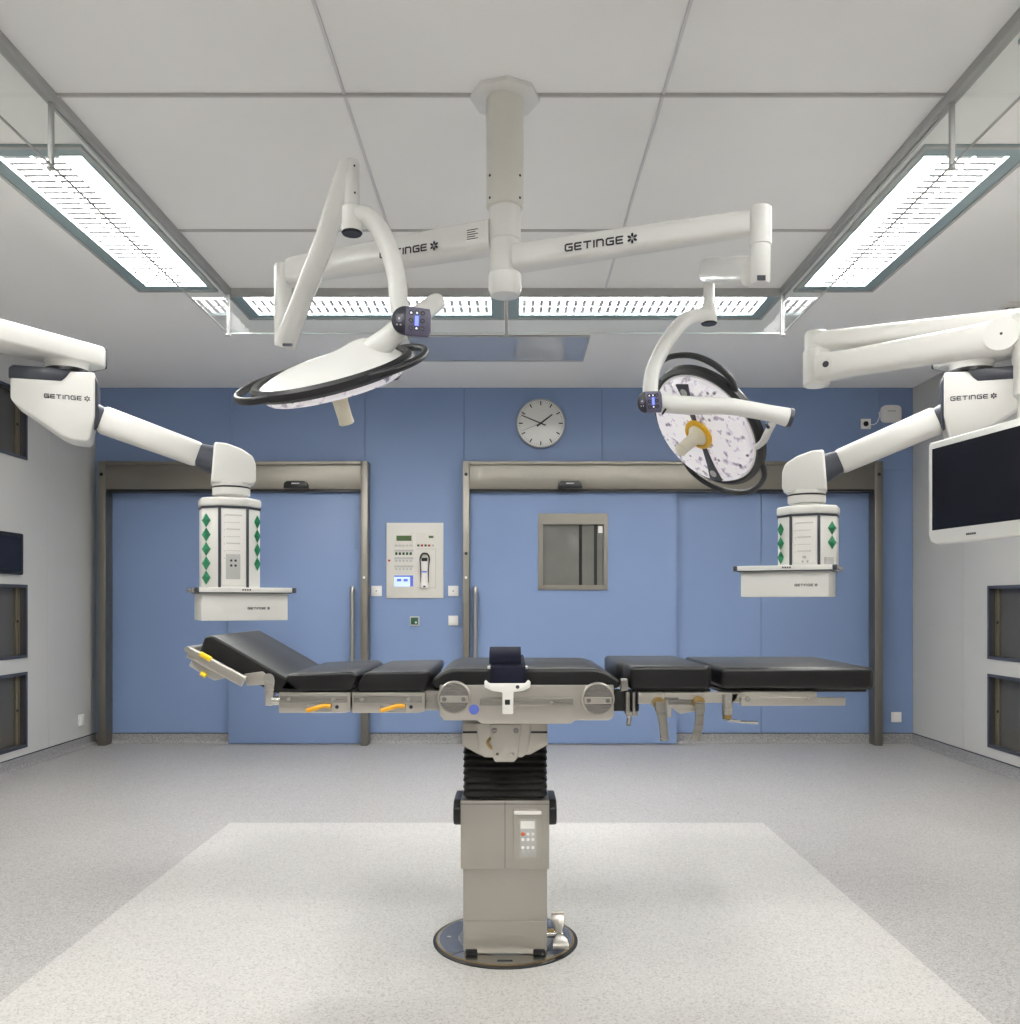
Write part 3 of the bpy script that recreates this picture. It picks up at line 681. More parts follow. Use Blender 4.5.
    # green diamond sockets on the angled facets
    for n, sx in ((nl, -1), (nr, 1)):
        ctr = V((sx * .1045, -.0895, 0)); tang = V((sx * .7, .714, 0)).normalized(); nrm = V((sx * .714, -.7, 0)).normalized()
        if sx < 0: tang = -tang
        sft = (.022 if sx < 0 else .022) * (-1 if sx < 0 else 1)
        for k in range(n):
            zq = zc1 - .062 - k * .069
            Mg = MC_ @ frame(ctr + tang * sft + V((0, 0, zq)), tang, ZU, nrm)
            m = MB(); m.raw([(-.026, 0, 0), (0, -.0345, 0), (.026, 0, 0), (0, .0345, 0), (-.010, 0, .012), (0, -.014, .012), (.010, 0, .012), (0, .014, .012)],
                            [(0, 1, 5, 4), (1, 2, 6, 5), (2, 3, 7, 6), (3, 0, 4, 7), (4, 5, 6, 7), (3, 2, 1, 0)], Mg)
            m.build('green_socket', GREEN, co, 10)
    # drawer box with rail and shelf at the foot
    u0, u1 = (-.165, .262) if sg > 0 else (-.308, .128)
    zb = colbot
    m = MB(); m.span((u0 + .012, -.165, zb - boxh), (u1 - .012, .12, zb - .010), .005, MC_); bx = m.build('drawer_box', WHITE, r)
    m = MB(); m.span((u0 - .005, -.19, zb - .008), (u1 + .005, .13, zb + .016), .004, MC_); sh_ = m.build('shelf', WHITE, r)
    m = MB(); m.span((u0 - .002, -.187, zb - .0125), (u1 + .002, .127, zb - .007), 0, MC_); m.build('shelf_underside', DARKGREY, sh_)
    for q in (u0 - .012, u1 + .012):
        m = MB(); m.span((q - .007, -.196, zb - .010), (q + .012, -.16, zb + .016), .004, MC_); m.build('rail_end', DARKGREY, sh_)
    m = MB(); q = u0 - .02 if sg > 0 else u1 + .02
    m.span((q - .004, -.15, zb - .006), (q + .004, .15, zb + .014), .002, MC_); m.build('side_rail', STEELB, sh_)
    m = MB(); q = .03 if sg > 0 else -.095
    for k in range(4): m.span((q + k * .011, -.1915, zb + .001), (q + k * .011 + .007, -.1895, zb + .009), 0, MC_)
    m.build('rail_mark', INK, sh_)
    m = MB(); q = .06 if sg > 0 else -.02
    q -= .02 if sg < 0 else 0
    lettering(m, 'GETINGE', MC_ @ V((q, -.1656, zb - boxh * .62)), ex, ZU, .105); m.build('logo', INK, bx)
    return r
pendant(1, 0, 0, 1.238, .142, 5, 4, 'white ceiling supply pendant with nine green diamond sockets, left of the table', 0)
pendant(-1, .069, .037, 1.345, .135, 3, 2, 'white ceiling supply pendant with five green diamond sockets, behind the black monitor', 0)

# ------------------------------------------------------------------ monitor on its folded arm
CE = V((1.28, 3.70, 0)); MM = V((2.78, 3.12, 0)); YK = V((1.86, 3.24, 0))
r = thing('monitor_arm', (MM.x, MM.y, H), 'flat monitor with white bezel on a folded white arm by the right wall', 'monitor')
m = MB(); m.lathe([(.07, H), (.07, 2.36), (.09, 2.35), (.09, 2.20)], T(MM.x, MM.y, 0), 32); m.build('ceiling_tube', WHITE, r)
a = V((MM.x, MM.y, 2.275)); b = V((CE.x, CE.y, 2.275)); d = (b - a).normalized()
m = MB(); m.tube([a - d * .09, a - d * .05, b, b + d * .02], [(.045, .07), (.055, .085), (.04, .05), (.036, .045)], 24, True, ZU, .6); m.build('extension_arm', WHITE, r)
m = MB(); m.lathe([(.045, 2.09), (.054, 2.10), (.054, 2.235), (.048, 2.24), (.048, 2.31), (.04, 2.32)], T(CE.x, CE.y, 0), 32); m.build('elbow_joint', WHITE, r)
a = V((CE.x + .03, CE.y - .07, 2.155)); b = V((YK.x - .05, YK.y + .0, 2.160)); d = (b - a).normalized(); hz = V((d.y, -d.x, 0)).normalized()
if hz.y > 0: hz = -hz
m = MB(); m.tube([a - d * .05, a - d * .02, a + d * .08, b - d * .12, b, b + d * .04], [(.05, .04), (.06, .045), (.054, .045), (.06, .045), (.066, .048), (.052, .04)], 28, True, ZU, .7)
sa = m.build('spring_arm', WHITE, r)
m = MB()
p = a + hz * .040; m.cyl(p, p + hz * .008, .028, 24); m.mi = 1; m.cyl(p + hz * .008, p + hz * .0095, .013, 18)
m.build('pivot_cover', [WHITE, INK], sa); m = MB(); p = b + hz * .044; m.mi = 0; m.cyl(p, p + hz * .006, .06, 36); m.mi = 1; m.cyl(p + hz * .006, p + hz * .0075, .005, 12)
m.build('pivot_cover', [WHITE, INK], sa)
m = MB(); p = b + V((.062, -.03, 0)); m.lathe([(.03, 1.93), (.038, 1.94), (.038, 2.05), (.043, 2.06), (.043, 2.235), (.03, 2.25)], T(p.x, p.y, 0), 28); m.build('yoke_tube', WHITE, r)
dv = V((.077, -.46, 0)).normalized(); nv = V((-.986, -.165, 0)).normalized()
c0 = V((1.672, 3.50, 0)); zs0, zs1 = Zy(530.5, 3.5), Zy(449.3, 3.5); Ws = .575
MM_ = frame(c0, dv, ZU, dv.cross(ZU))
if dv.cross(ZU).dot(nv) < 0: MM_ = frame(c0, dv, ZU, nv)
m = MB(); m.prism([(-.026, zs0 - .015), (-.012, zs0 - .044), (.02, zs0 - .056), (Ws - .02, zs0 - .056), (Ws + .012, zs0 - .044), (Ws + .026, zs0 - .015), (Ws + .026, zs1 + .018), (Ws + .016, zs1 + .028), (-.016, zs1 + .028), (-.026, zs1 + .018)], -.05, 0, MM_, .006, 3)
hsg = m.build('monitor_housing', WHITE, r)
m = MB(); m.prism([(0, zs0), (Ws, zs0), (Ws, zs1), (0, zs1)], -.004, .0012, MM_); m.build('screen', SCREENB, hsg)
m = MB()
for k in range(5): m.span((.20 + k * .011, zs0 - .034, .0), (.20 + k * .011 + .008, zs0 - .026, .001), 0, MM_)
m.build('maker_mark', INK, hsg)
m = MB(); bk = c0 + dv * (Ws / 2) - nv * .05
m.box((Ws / 2, (zs0 + zs1) / 2, -.065), (.14, .14, .04), MM_, .006)
m.tube(spline([bk - nv * .03 + V((0, 0, (zs0 + zs1) / 2)), bk - nv * .11 + V((0, 0, (zs0 + zs1) / 2 + .08)), V((p.x, p.y, 1.85)), V((p.x, p.y, 1.96))], 6), .026, 16)
m.build('mounting_bracket', WHITE, r)
# ------------------------------------------------------------------ surgical lights
HX, HY = -.025, 3.148
sHub = F / HY
def hz_(py): return EYE + (CY - py) / sHub
r = thing('surgical_light_mount', (HX, HY, H), 'pale ceiling tube with octagonal flange carrying both surgical lights', 'ceiling mount')
m = MB(); o8 = [(.126 * math.cos(R(4 + 45 * k)), .126 * math.sin(R(4 + 45 * k))) for k in range(8)]
m.prism([(x * 1.0, y * 1.0) for x, y in o8], H - .014, H + .004, T(HX, HY, 0), .004); m.build('octagonal_flange', LWHITE, r)
m = MB(); m.lathe([(.067, H - .012), (.067, hz_(208)), (.062, hz_(208) - .004)], T(HX, HY, 0), 40); tb = m.build('ceiling_tube', TUBEGREY, r)
m = MB()
for z in (hz_(181), hz_(203)):
    for a in (-52, 52):
        q = R(-90 + a); n = V((math.cos(q), math.sin(q), 0)); p = V((HX, HY, z)) + n * .066; m.cyl(p, p + n * .003, .0045, 10)
m.build('tube_screws', INK, tb)
m = MB(); m.lathe([(.05, hz_(206)), (.056, hz_(208)), (.056, hz_(240)), (.054, hz_(241))], T(HX, HY, 0), 40); 
m.lathe([(.054, hz_(241.5)), (.0545, hz_(243)), (.053, hz_(273))], T(HX, HY, 0), 40); m.build('hub', LWHITE, r)
m = MB(); m.lathe([(.053, hz_(273)), (.0585, hz_(275)), (.0585, hz_(290)), (.05, hz_(296)), (.03, hz_(297))], T(HX, HY, 0), 40); m.build('bottom_cap', LWHITE, r)

def face_panel(root, c, right, up, nrm, w, h, flip):
    """small keypad: dark rounded half, violet grey half, lit display"""
    M = frame(c, right, up, nrm)
    m = MB(); pts = []
    for k in range(13):
        a = R(90 + 180 * k / 12); pts.append((-w * .14 + w * .36 * math.cos(a), h / 2 * math.sin(a)))
    m.prism([(-w * .14, h / 2)] + pts[1:-1] + [(-w * .14, -h / 2)], 0, .016, M, .002); p = m.build('keypad_end', PANELN, root)
    m = MB(); m.mi = 1; m.lathe([(h * .11, .016), (h * .11, .0175)], M @ T(-w * .30, h * .02, 0), 16)
    m.mi = 0; m.lathe([(h * .04, .0175), (h * .04, .0185)], M @ T(-w * .30, h * .04, 0), 10); m.span((-w * .37, -h * .2, .016), (-w * .33, -h * .15, .017), 0, M); m.span((-w * .28, -h * .2, .016), (-w * .24, -h * .15, .017), 0, M)
    m.build('end_button', [GREYPL, PANELP], p)
    m = MB(); m.prism([(-w * .14, -h / 2), (w * .44, -h * .53), (w * .5, -h * .3), (w * .5, h * .25), (w * .46, h * .44), (-w * .14, h / 2)], 0, .016, M, .002); k_ = m.build('keypad', PANELP, root)
    m = MB()
    for i in range(3):
        for j in range(3):
            if i == 1 and j == 1: continue
            m.mi = 1; ctr = M @ T(w * (.0 + i * .145), h * (.27 - j * .27), 0)
            m.lathe([(h * .09, .016), (h * .09, .0175)], ctr, 14)
            m.mi = 2 if (i + j * 3) in (0, 1, 7) else 0; m.lathe([(h * .035, .0175), (h * .035, .0182)], ctr, 10)
    m.build('keys', [PANELP, PANELN, LEDWHITE], k_)
    m = MB(); m.span((w * .10, -h * .17, .016), (w * .19, h * .17, .0178), 0, M); m.build('lit_display', LEDBLUE, k_)

def lamp_head(root, c, e1, w, spoke, bump, loops):
    KS = .955
    e1 = e1.normalized(); w = w.normalized(); e2 = w.cross(e1).normalized(); M = frame(c, e1, e2, w) @ Matrix.Scale(KS, 4)
    # white back cover
    RH = .262; vs, fs = [], []; nr_, na = 14, 56
    for i in range(nr_ + 1):
        q = i / nr_
        for k in range(na):
            a = 2 * math.pi * k / na; x, y = RH * q * math.cos(a), RH * q * math.sin(a)
            z = .052 * max(0, 1 - q ** 2.4) + bump * math.exp(-(((x - .165) / .11) ** 2 + (y / .085) ** 2)) * max(0, 1 - q ** 4)
            vs.append((x, y, z))
    for i in range(nr_):
        for k in range(na):
            j = (k + 1) % na; fs.append((i * na + k, (i + 1) * na + k, (i + 1) * na + j, i * na + j))
    n0 = len(vs)
    for k in range(na):
        a = 2 * math.pi * k / na; vs.append((RH * math.cos(a), RH * math.sin(a), -.026))
    for k in range(na):
        j = (k + 1) % na; fs.append((nr_ * na + k, n0 + k, n0 + j, nr_ * na + j))
    fs.append(tuple(n0 + k for k in range(na)))
    m = MB(); m.raw(vs, fs, M); hd = m.build('lamp_housing', LWHITE, root, 50)
    # black bumper with two handle loops
    m = MB(); m.lathe([(.255, -.024), (.272, -.03), (.288, -.018), (.290, .004), (.280, .016), (.262, .012), (.258, 0)], M, 64, False); rb = m.build('bumper', RUBBER, root)
    for s_ in (loops, loops + 180):
        pts = []
        for a, q in ((-54, .276), (-48, .302), (-40, .322), (-26, .334), (-10, .338), (10, .338), (26, .334), (40, .322), (48, .302), (54, .276)):
            pts.append(M @ V((q * math.cos(R(a + s_)), q * math.sin(R(a + s_)), -.004)))
        m = MB(); m.tube(spline(pts, 4), (.013, .011), 12, True, w); m.build('handle_loop', RUBBER, root)
    # LED face
    m = MB(); m.lathe([(.252, -.024), (.250, -.046), (.238, -.056), (.15, -.060), (.05, -.061)], M, 64); fc = m.build('led_face', LEDF, root)
    for k, sgn in enumerate((0, 180)):
        a = R(spoke + sgn); d = V((math.cos(a), math.sin(a), 0)); n = V((-d.y, d.x, 0))
        pts = [d * .06 - n * .012, d * .16 - n * .02, d * .236 - n * .034, d * .236 + n * .034, d * .16 + n * .02, d * .06 + n * .012]
        m = MB(); m.prism([(p.x, p.y) for p in pts], -.064, -.050, M, .002); m.mi = 1
        ctr = d * .20; m.lathe([(.017, -.0655), (.017, -.063)], M @ T(ctr.x, ctr.y, 0) , 16); m.build('face_strut', [DARKGREY, GREYPL], fc)
    m = MB(); m.lathe([(.055, -.056), (.066, -.06), (.07, -.067), (.066, -.075), (.055, -.079), (.046, -.074)], M, 36, False); m.build('yellow_ring', YELLOW, root)
    m = MB(); m.lathe([(.046, -.056), (.046, -.076), (.032, -.09), (.027, -.11), (.026, -.165), (.028, -.186), (.022, -.19)], M, 28); m.build('sterile_handle', CREAM, root)
    return M
def image_frame(c):
    v = (V((0, 0, EYE)) - c).normalized(); u = (ZU - v * ZU.dot(v)).normalized(); return v, u, u.cross(v)

def light(label, arm_end, zt, zb, side_text):
    r = thing('surgical_light', (HX, HY, zb), label, 'surgical light', 'surgical lights on the central mount')
    a = V((HX, HY, (zt + zb) / 2)); b = V((arm_end[0], arm_end[1], (zt + zb) / 2)); d = (b - a).normalized()
    n = d.cross(ZU).normalized()
    if n.y > 0: n = -n
    h = (zt - zb) / 2
    m = MB(); m.tube([a + d * .045, a + d * .10, b - d * .06, b - d * .03], [(h, .05), (h, .045), (h * .86, .034), (h * .8, .03)], 28, True, ZU, .62); m.build('horizontal_arm', LWHITE, r)
    return r, a, b, d, n
# right-hand light
r, a, b, d, n = light('round surgical light facing the camera with yellow ring on its white LED face', (.799, 2.83), 2.452, 2.36, True)
m = MB(); lettering(m, 'GETINGE', V((a.x, a.y, 2.388)) + d * .24 + n * .0440, (d * .25 - n * .0040).normalized(), ZU, .252)
m.build('logo', INK, [o for o in r.children if o.name.startswith('horizontal_arm')][0])
m = MB(); m.lathe([(.026, 2.206), (.031, 2.214), (.031, 2.328), (.035, 2.331), (.035, 2.448), (.03, 2.453)], T(.799, 2.83, 0), 32); m.build('elbow_joint', LWHITE, r)
m = MB(); m.span((.780, 2.80, 2.206), (.806, 2.797, 2.222)); m.build('elbow_slot', INK, r)
A, B = V((.79, 2.86, 2.262)), V((.806, 3.60, 2.53))
m = MB(); A = V((.785, 2.87, 2.235)); B = V((.80, 3.60, 2.555)); pts = [V((.785, 2.86, 2.255)), V((.79, 2.93, 2.27)), V((.79, 3.3, 2.41)), V((.797, 3.58, 2.50))]
pts = [P(752, 273, 2.86), P(745, 272, 2.92), P(722, 271, 3.3), P(712, 270, 3.56), P(709, 270, 3.63)]
m.tube(pts, [(.042, .036), (.05, .042), (.046, .042), (.05, .045), (.042, .04)], 24, True, ZU, .6); m.build('spring_arm', LWHITE, r)
m = MB(); p = P(709, 300, 3.6); zt_, zb_ = Zy(262, 3.6), Zy(323, 3.6)
m.lathe([(.022, zt_), (.022, Zy(305, 3.6)), (.032, Zy(309, 3.6)), (.032, zb_ + .004), (.03, zb_)], T(p.x, p.y, 0), 28); cl = m.build('collar', LWHITE, r)
m = MB(); m.lathe([(.031, zb_ + .001), (.033, zb_ - .002), (.029, zb_ - .006)], T(p.x, p.y, 0), 28); m.build('collar_end', BLACKPL, cl)
yk = spline([P(712, 316, 3.6), P(700, 315.5, 3.58), P(684, 321, 3.54), P(667, 342, 3.46), P(654, 368, 3.38), P(650.5, 386, 3.32), P(651, 402, 3.29)], 6)
m = MB(); m.tube(yk, .029, 20); m.build('yoke', LWHITE, r)
c = P(708.5, 426, 3.57); v, u, rr = image_frame(c)
f = v * .6 + (rr * -.77 + u * -.64) * .8
e1 = (rr * .64 - u * .77)
lamp_head(r, c, e1, -f, 32, 0.0, 30)
m = MB(); bar = [P(641, 404, 3.27), P(650, 402.5, 3.27), P(690, 405.5, 3.26), P(725, 406, 3.25), P(752, 410, 3.25), P(775, 414.5, 3.25), P(788, 417.5, 3.25)]
m.tube(spline(bar, 4), [.022, .026, .031, .034, .035, .035, .034, .034, .034, .033, .033, .032, .031, .031, .03, .03, .03, .03, .03, .03, .031, .032, .033, .034, .034][:25], 22); br = m.build('cross_bar', LWHITE, r)
m = MB(); m.cyl(P(787.5, 417.4, 3.25), P(791.5, 418.3, 3.25), .0355, 24); m.build('bar_end_cap', DARKGREY, br)
m = MB(); q = P(664, 411.5, 3.238); M = frame(q, (.55, 0, .83), (0, -1, 0), (-.83, 0, .55)); m.box((0, 0, 0), (.026, .012, .008), M, .003)
q = P(767.5, 426, 3.222); M = frame(q, (-.5, 0, .86), (0, -1, 0), (.86, 0, .5)); m.box((0, 0, 0), (.022, .012, .010), M, .003); m.build('bar_slots', BLACKPL, br)
m = MB(); m.tube(spline([P(776, 417, 3.25), P(768, 432, 3.28), P(763.5, 441, 3.32), P(758, 446, 3.37)], 5), (.02, .012), 14); m.build('head_bracket', LWHITE, r)
face_panel(r, P(649.5, 402.5, 3.235), (V((1, 0, .10))), (V((-.06, 0, 1))), V((-.12, -1, -.0)), .092, .078, False)
# left-hand light
r, a, b, d, n = light('round surgical light seen edge-on with white back cover, hanging over the left of the table', (-.911, 3.50), 2.555, 2.435, True)
m = MB(); lettering(m, 'GETINGE', V((a.x, a.y, 2.470)) + d * .487 + n * .0415, (-d * .28 + n * .0037).normalized(), ZU, .245)
arm_l = [o for o in r.children if o.name.startswith('horizontal_arm')][0]; m.build('logo', INK, arm_l)
m = MB(); q = V((a.x, a.y, 2.475)) + d * .135 + n * .0445; M = frame(q, -d, ZU, n); m.span((0, 0, 0), (.066, .048, .0012), 0, M); m.mi = 1
for k in range(5): m.span((.006, .006 + k * .008, .0012), (.05 - (k % 2) * .01, .009 + k * .008, .0016), 0, M)
m.build('type_label', [PLATEW, INK], arm_l)
m = MB(); m.lathe([(.03, 2.20), (.034, 2.21), (.034, 2.515), (.03, 2.525)], T(-.911, 3.50, 0), 32); m.build('elbow_joint', LWHITE, r)
pts = [P(286, 345, 3.42), P(288, 337, 3.40), P(300, 305, 3.34), P(325, 240, 3.12), P(340, 192, 2.97), P(345, 172, 2.95), P(346.5, 163, 2.95)]
m = MB(); m.tube(pts, [(.038, .030), (.042, .034), (.038, .034), (.036, .032), (.034, .028), (.030, .027), (.026, .025)], 24, True, (1, 0, 0), .65); sa = m.build('spring_arm', LWHITE, r)
m = MB(); q = P(287.5, 344.8, 3.375); m.box(q, (.035, .012, .008)); m.build('end_slot', DARKGREY, sa)
p = P(352, 200, 2.95)
m = MB(); m.lathe([(.022, Zy(161, 2.95)), (.025, Zy(163, 2.95)), (.025, Zy(205, 2.95)), (.0335, Zy(208, 2.95)), (.0335, Zy(232, 2.95)), (.032, Zy(233, 2.95))], T(p.x, p.y, 0), 32); cl = m.build('collar', LWHITE, r)
m = MB(); m.lathe([(.033, Zy(232, 2.95)), (.035, Zy(233, 2.95)), (.031, Zy(234.5, 2.95))], T(p.x, p.y, 0), 32); m.build('collar_end', BLACKPL, cl)
m = MB()
for px_, py_ in ((354.5, 166), (355, 193)): q = P(px_, py_, 2.922); m.cyl(q, q + V((0, -.005, 0)), .003, 8)
m.build('collar_screws', INK, cl)
yk = spline([P(352, 216, 2.95), P(366, 216, 2.95), P(380, 230, 2.945), P(391, 255, 2.94), P(397, 280, 2.93), P(398.5, 300, 2.92), P(402, 322, 2.91)], 6)
m = MB(); m.tube(yk, .0315, 22); m.build('yoke', LWHITE, r)
c = P(331.5, 372, 2.95); v, u, rr = image_frame(c)
t = R(17); e1 = rr * math.cos(t) + u * math.sin(t)
w = v * .15 + (rr * -math.sin(t) + u * math.cos(t)) * .989
lamp_head(r, c, e1, w, -20, .05, -14)
m = MB(); m.tube([P(366, 357, 2.93), P(383, 343, 2.90), P(400, 329, 2.89)], [(.030, .05), (.034, .040), (.034, .036)], 22, True, (0, 1, 0)); m.build('neck', LWHITE, r)
m = MB(); m.tube([P(398, 330, 2.90), P(412, 320, 2.96), P(436, 302.5, 3.10), P(438, 301, 3.11)], [.034, .034, .032, .028], 22); br = m.build('cross_bar', LWHITE, r)
face_panel(r, P(411.5, 322, 2.852), V((1, 0, -.07)), V((.04, 0, 1)), V((.02, -1, 0)), .128, .092, False)

# ------------------------------------------------------------------ operating table
YT = 3.08; TX0 = -.023
r = thing('operating_table', (TX0, YT, 0), 'black padded operating table on a steel column in the middle of the room', 'operating table')
# floor plate
m = MB(); m.lathe([(.252, .0005), (.252, .007), (.246, .009), (.240, .009)], T(TX0, YT, 0), 72); fp = m.build('floor_plate', BLACKPL, r)
m = MB(); m.lathe([(.241, .008), (.241, .0105), (.236, .0105)], T(TX0, YT, 0), 72); m.build('rim_ring', BRASS, fp)
m = MB(); m.lathe([(.236, .009), (.236, .0115), (.18, .0115)], T(TX0, YT, 0), 72); m.build('steel_plate', STEELB, fp)
for side in (-1, 1):
    m = MB(); pts = [(q * math.cos(R(a)), q * math.sin(R(a))) for q, rng in ((.230, range(-42, 43, 6)), (.165, range(42, -43, -6))) for a in rng]
    m.prism([(TX0 + side * x, YT + y) for x, y in pts][::side], .011, .0125); m.mi = 1; m.box((TX0 + side * .197, YT, .0126), (.014, .008, .0006)); m.build('blue_grey_sector', [DISCBL, GREYPL], fp)
m = MB(); m.lathe([(.16, .011), (.16, .0125)], T(TX0, YT, 0), 64); m.build('inner_disc', DISCIN, fp)
m = MB(); m.box((TX0, YT - .205, .0118), (.05, .012, .0008)); m.build('plate_mark', INK, fp)
# column
YF0 = 2.93
m = MB(); m.span((-.163, YF0, .022), (.117, YF0 + .29, .30), .004); m.span((-.1585, YF0 - .006, .022), (.1125, YF0 + .296, .122), .003)
m.prism([(-.158, .045), (.112, .045), (.106, .014), (-.152, .014)], -(YF0 + .29), -(YF0 - .004), frame((0, 0, 0), (1, 0, 0), ZU, (0, -1, 0)), .002); colm = m.build('column_lower', STEEL, r)
for x in (-.135, .09):
    for y in (YF0 + .008, YF0 + .27): m = MB(); m.span((x - .02, y - .018, .012), (x + .02, y + .02, .03), .004); m.build('foot_pad', BLACKPL, colm)
m = MB(); m.span((-.171, YF0 - .01, .297), (.124, YF0 + .30, .525), .004); cu = m.build('column_upper', STEEL, r)
m = MB(); m.span((TX0 - .001, YF0 - .0108, .30), (TX0 + .0005, YF0 - .009, .52)); m.span((-.17, YF0 - .0108, .512), (.123, YF0 - .009, .5135)); m.build('panel_joint', SEAM, cu)
m = MB()
for sx, xc in ((-1, -.181), (1, .134)):
    m.prism([(YF0 + .02, .45), (YF0 + .04, .43), (YF0 + .22, .43), (YF0 + .24, .45), (YF0 + .24, .50), (YF0 + .20, .515), (YF0 + .05, .515), (YF0 + .02, .49)], xc - .017, xc + .017, frame((0, 0, 0), (0, 1, 0), ZU, (1, 0, 0)), .008); m.build('side_pod', BLACKPL, r); m = MB()
# control unit on column
yy = YF0 - .01; s0 = F / yy
def U(px): return (px - CX) / s0
def Wz(py): return EYE + (CY - py) / s0
m = MB(); m.prism([(U(513), Wz(860.5)), (U(541), Wz(860.5)), (U(543), Wz(850)), (U(543), Wz(811)), (U(541), Wz(808.5)), (U(514), Wz(808.5)), (U(513), Wz(811))], -.002, .012, frame((0, yy, 0), (1, 0, 0), ZU, (0, -1, 0)), .004); cu2 = m.build('control_unit', STEEL, r)
m = MB(); m.span((U(514), yy - .017, Wz(813.5)), (U(541.5), yy - .011, Wz(810)), .002); m.build('grip_strip', PLATEW, cu2)
m = MB(); m.span((U(519.5), yy - .0145, Wz(856)), (U(536), yy - .0115, Wz(818.5)), .001); kp = m.build('keypad', GREYPL, cu2)
m = MB(); m.span((U(520.5), yy - .0152, Wz(827.5)), (U(534.5), yy - .0142, Wz(820))); m.mi = 0
for j, (py_, n_) in enumerate(((833, 3), (838.5, 3), (846.5, 3), (850.5, 3))):
    for i in range(n_):
        m.mi = 1 if (j == 0 and i == 0) else (0 if j < 3 else 2)
        q = frame((U(522.8 + i * 5), yy - .0142, Wz(py_)), (1, 0, 0), ZU, (0, -1, 0)); m.lathe([(.0072 if m.mi == 1 else .0055, 0), (.005, .0015)], q, 12)
m.build('keys', [PLATEW, mat('orange_key', rgb(214, 104, 58), .4, bump=.02), GREYPL], kp)
# bellows
m = MB(); nb = 9; z0, z1 = .525, .735
prof = []
for k in range(nb):
    zc = z0 + (z1 - z0) * k / nb; dz = (z1 - z0) / nb
    prof += [(0.0, zc), (.010, zc + dz * .5)]
prof.append((0, z1))
vs, fs = [], []
for o_, z in prof:
    hx, hy = .132 + o_, .12 + o_; cxx, cyy = TX0, YF0 + .14
    ring = []
    for sx, sy in ((-1, -1), (1, -1), (1, 1), (-1, 1)):
        for k in range(5):
            a = R({(-1, -1): 180, (1, -1): 270, (1, 1): 0, (-1, 1): 90}[(sx, sy)] + 22.5 * k); rc = .022
            vs.append((cxx + sx * (hx - rc) + rc * math.cos(a), cyy + sy * (hy - rc) + rc * math.sin(a), z))
nn = 20
for k in range(len(prof) - 1):
    for i in range(nn): j = (i + 1) % nn; fs.append((k * nn + i, k * nn + j, (k + 1) * nn + j, (k + 1) * nn + i))
fs.append(tuple(range(nn))[::-1]); fs.append(tuple((len(prof) - 1) * nn + i for i in range(nn)))
m.raw(vs, fs); m.build('bellows', BELLOW, r, 20)
# foot pedal
m = MB(); yp = 2.97; sP = F / yp
def PX(px, py, y=yp): return P(px, py, y)
m.tube([V((X(547, 3.0), 3.0, .05)), V((X(563, 3.0), 3.0, .05))], .012, 14); m.mi = 1; m.tube([V((X(548, 3.0), 3.0, .062)), V((X(554, 3.0), 3.0, .062))], .008, 10); 
fpd = m.build('pedal_axle', [STEELB, BRASS], r)
Mx = frame((X(559, 2.99), 2.99, .052), (1, 0, 0), (0, .93, .37), (0, -.37, .93))
m = MB(); m.prism([(-.009, 0), (-.022, .06), (-.022, .10), (.022, .10), (.022, .06), (.009, 0)], .004, .012, Mx, .003)
m.cyl(Mx @ V((-.022, .097, .008)), Mx @ V((.022, .097, .008)), .010, 16); m.build('foot_pedal', STEEL, r)
Mx = frame((X(560, 2.98), 2.98, .05), (1, 0, 0), (0, -.93, -.33), (0, -.33, .93))
m = MB(); m.prism([(-.010, 0), (-.024, .025), (-.026, .055), (.026, .055), (.024, .025), (.010, 0)], .004, .012, Mx, .003); m.cyl(Mx @ V((-.026, .052, .006)), Mx @ V((.026, .052, .006)), .010, 16); m.build('foot_pedal', STEEL, r)
# column head
YH = 2.86; sH = F / YH
def HX_(px): return (px - CX) / sH
def HZ(py): return EYE + (CY - py) / sH
MF = lambda y: frame((0, y, 0), (1, 0, 0), ZU, (0, -1, 0))
m = MB(); m.prism([(HX_(462), HZ(746.5)), (HX_(462), HZ(724)), (HX_(548), HZ(724)), (HX_(548), HZ(746)), (HX_(530), HZ(756)), (HX_(480), HZ(756.5))], -.24, .0, MF(YH + .02), .003); ch = m.build('column_head', STEEL, r)
m = MB(); m.span((HX_(462.5), YH + .015, HZ(734)), (HX_(547.5), YH + .021, HZ(732))); m.build('shadow_gap', BLACKPL, ch)
m = MB(); m.prism([(HX_(479), HZ(752)), (HX_(476.5), HZ(723)), (HX_(532), HZ(723)), (HX_(528), HZ(752)), (HX_(522), HZ(757)), (HX_(484), HZ(757))], -.04, .012, MF(YH), .004); m.build('tilt_plate', RAILST, ch)
m = MB(); m.prism([(HX_(490), HZ(723)), (HX_(521), HZ(723)), (HX_(518), HZ(756)), (HX_(514), HZ(760.5)), (HX_(495.5), HZ(760.5)), (HX_(493), HZ(756))], 0, .03, MF(YH), .003)
m.mi = 1
for px_, py_, q in ((494.5, 729, .009), (516, 729, .009), (497.5, 752.5, .005), (513, 752.5, .005)): m.cyl((HX_(px_), YH - .029, HZ(py_)), (HX_(px_), YH - .034, HZ(py_)), q, 16)
m.mi = 2; m.tube(spline([(HX_(491), YH - .014, HZ(737)), (HX_(487.5), YH - .016, HZ(742)), (HX_(492), YH - .014, HZ(748))], 4), .005, 8)
m.build('tilt_bracket', [RAILST, DISCST, BRASS], ch)

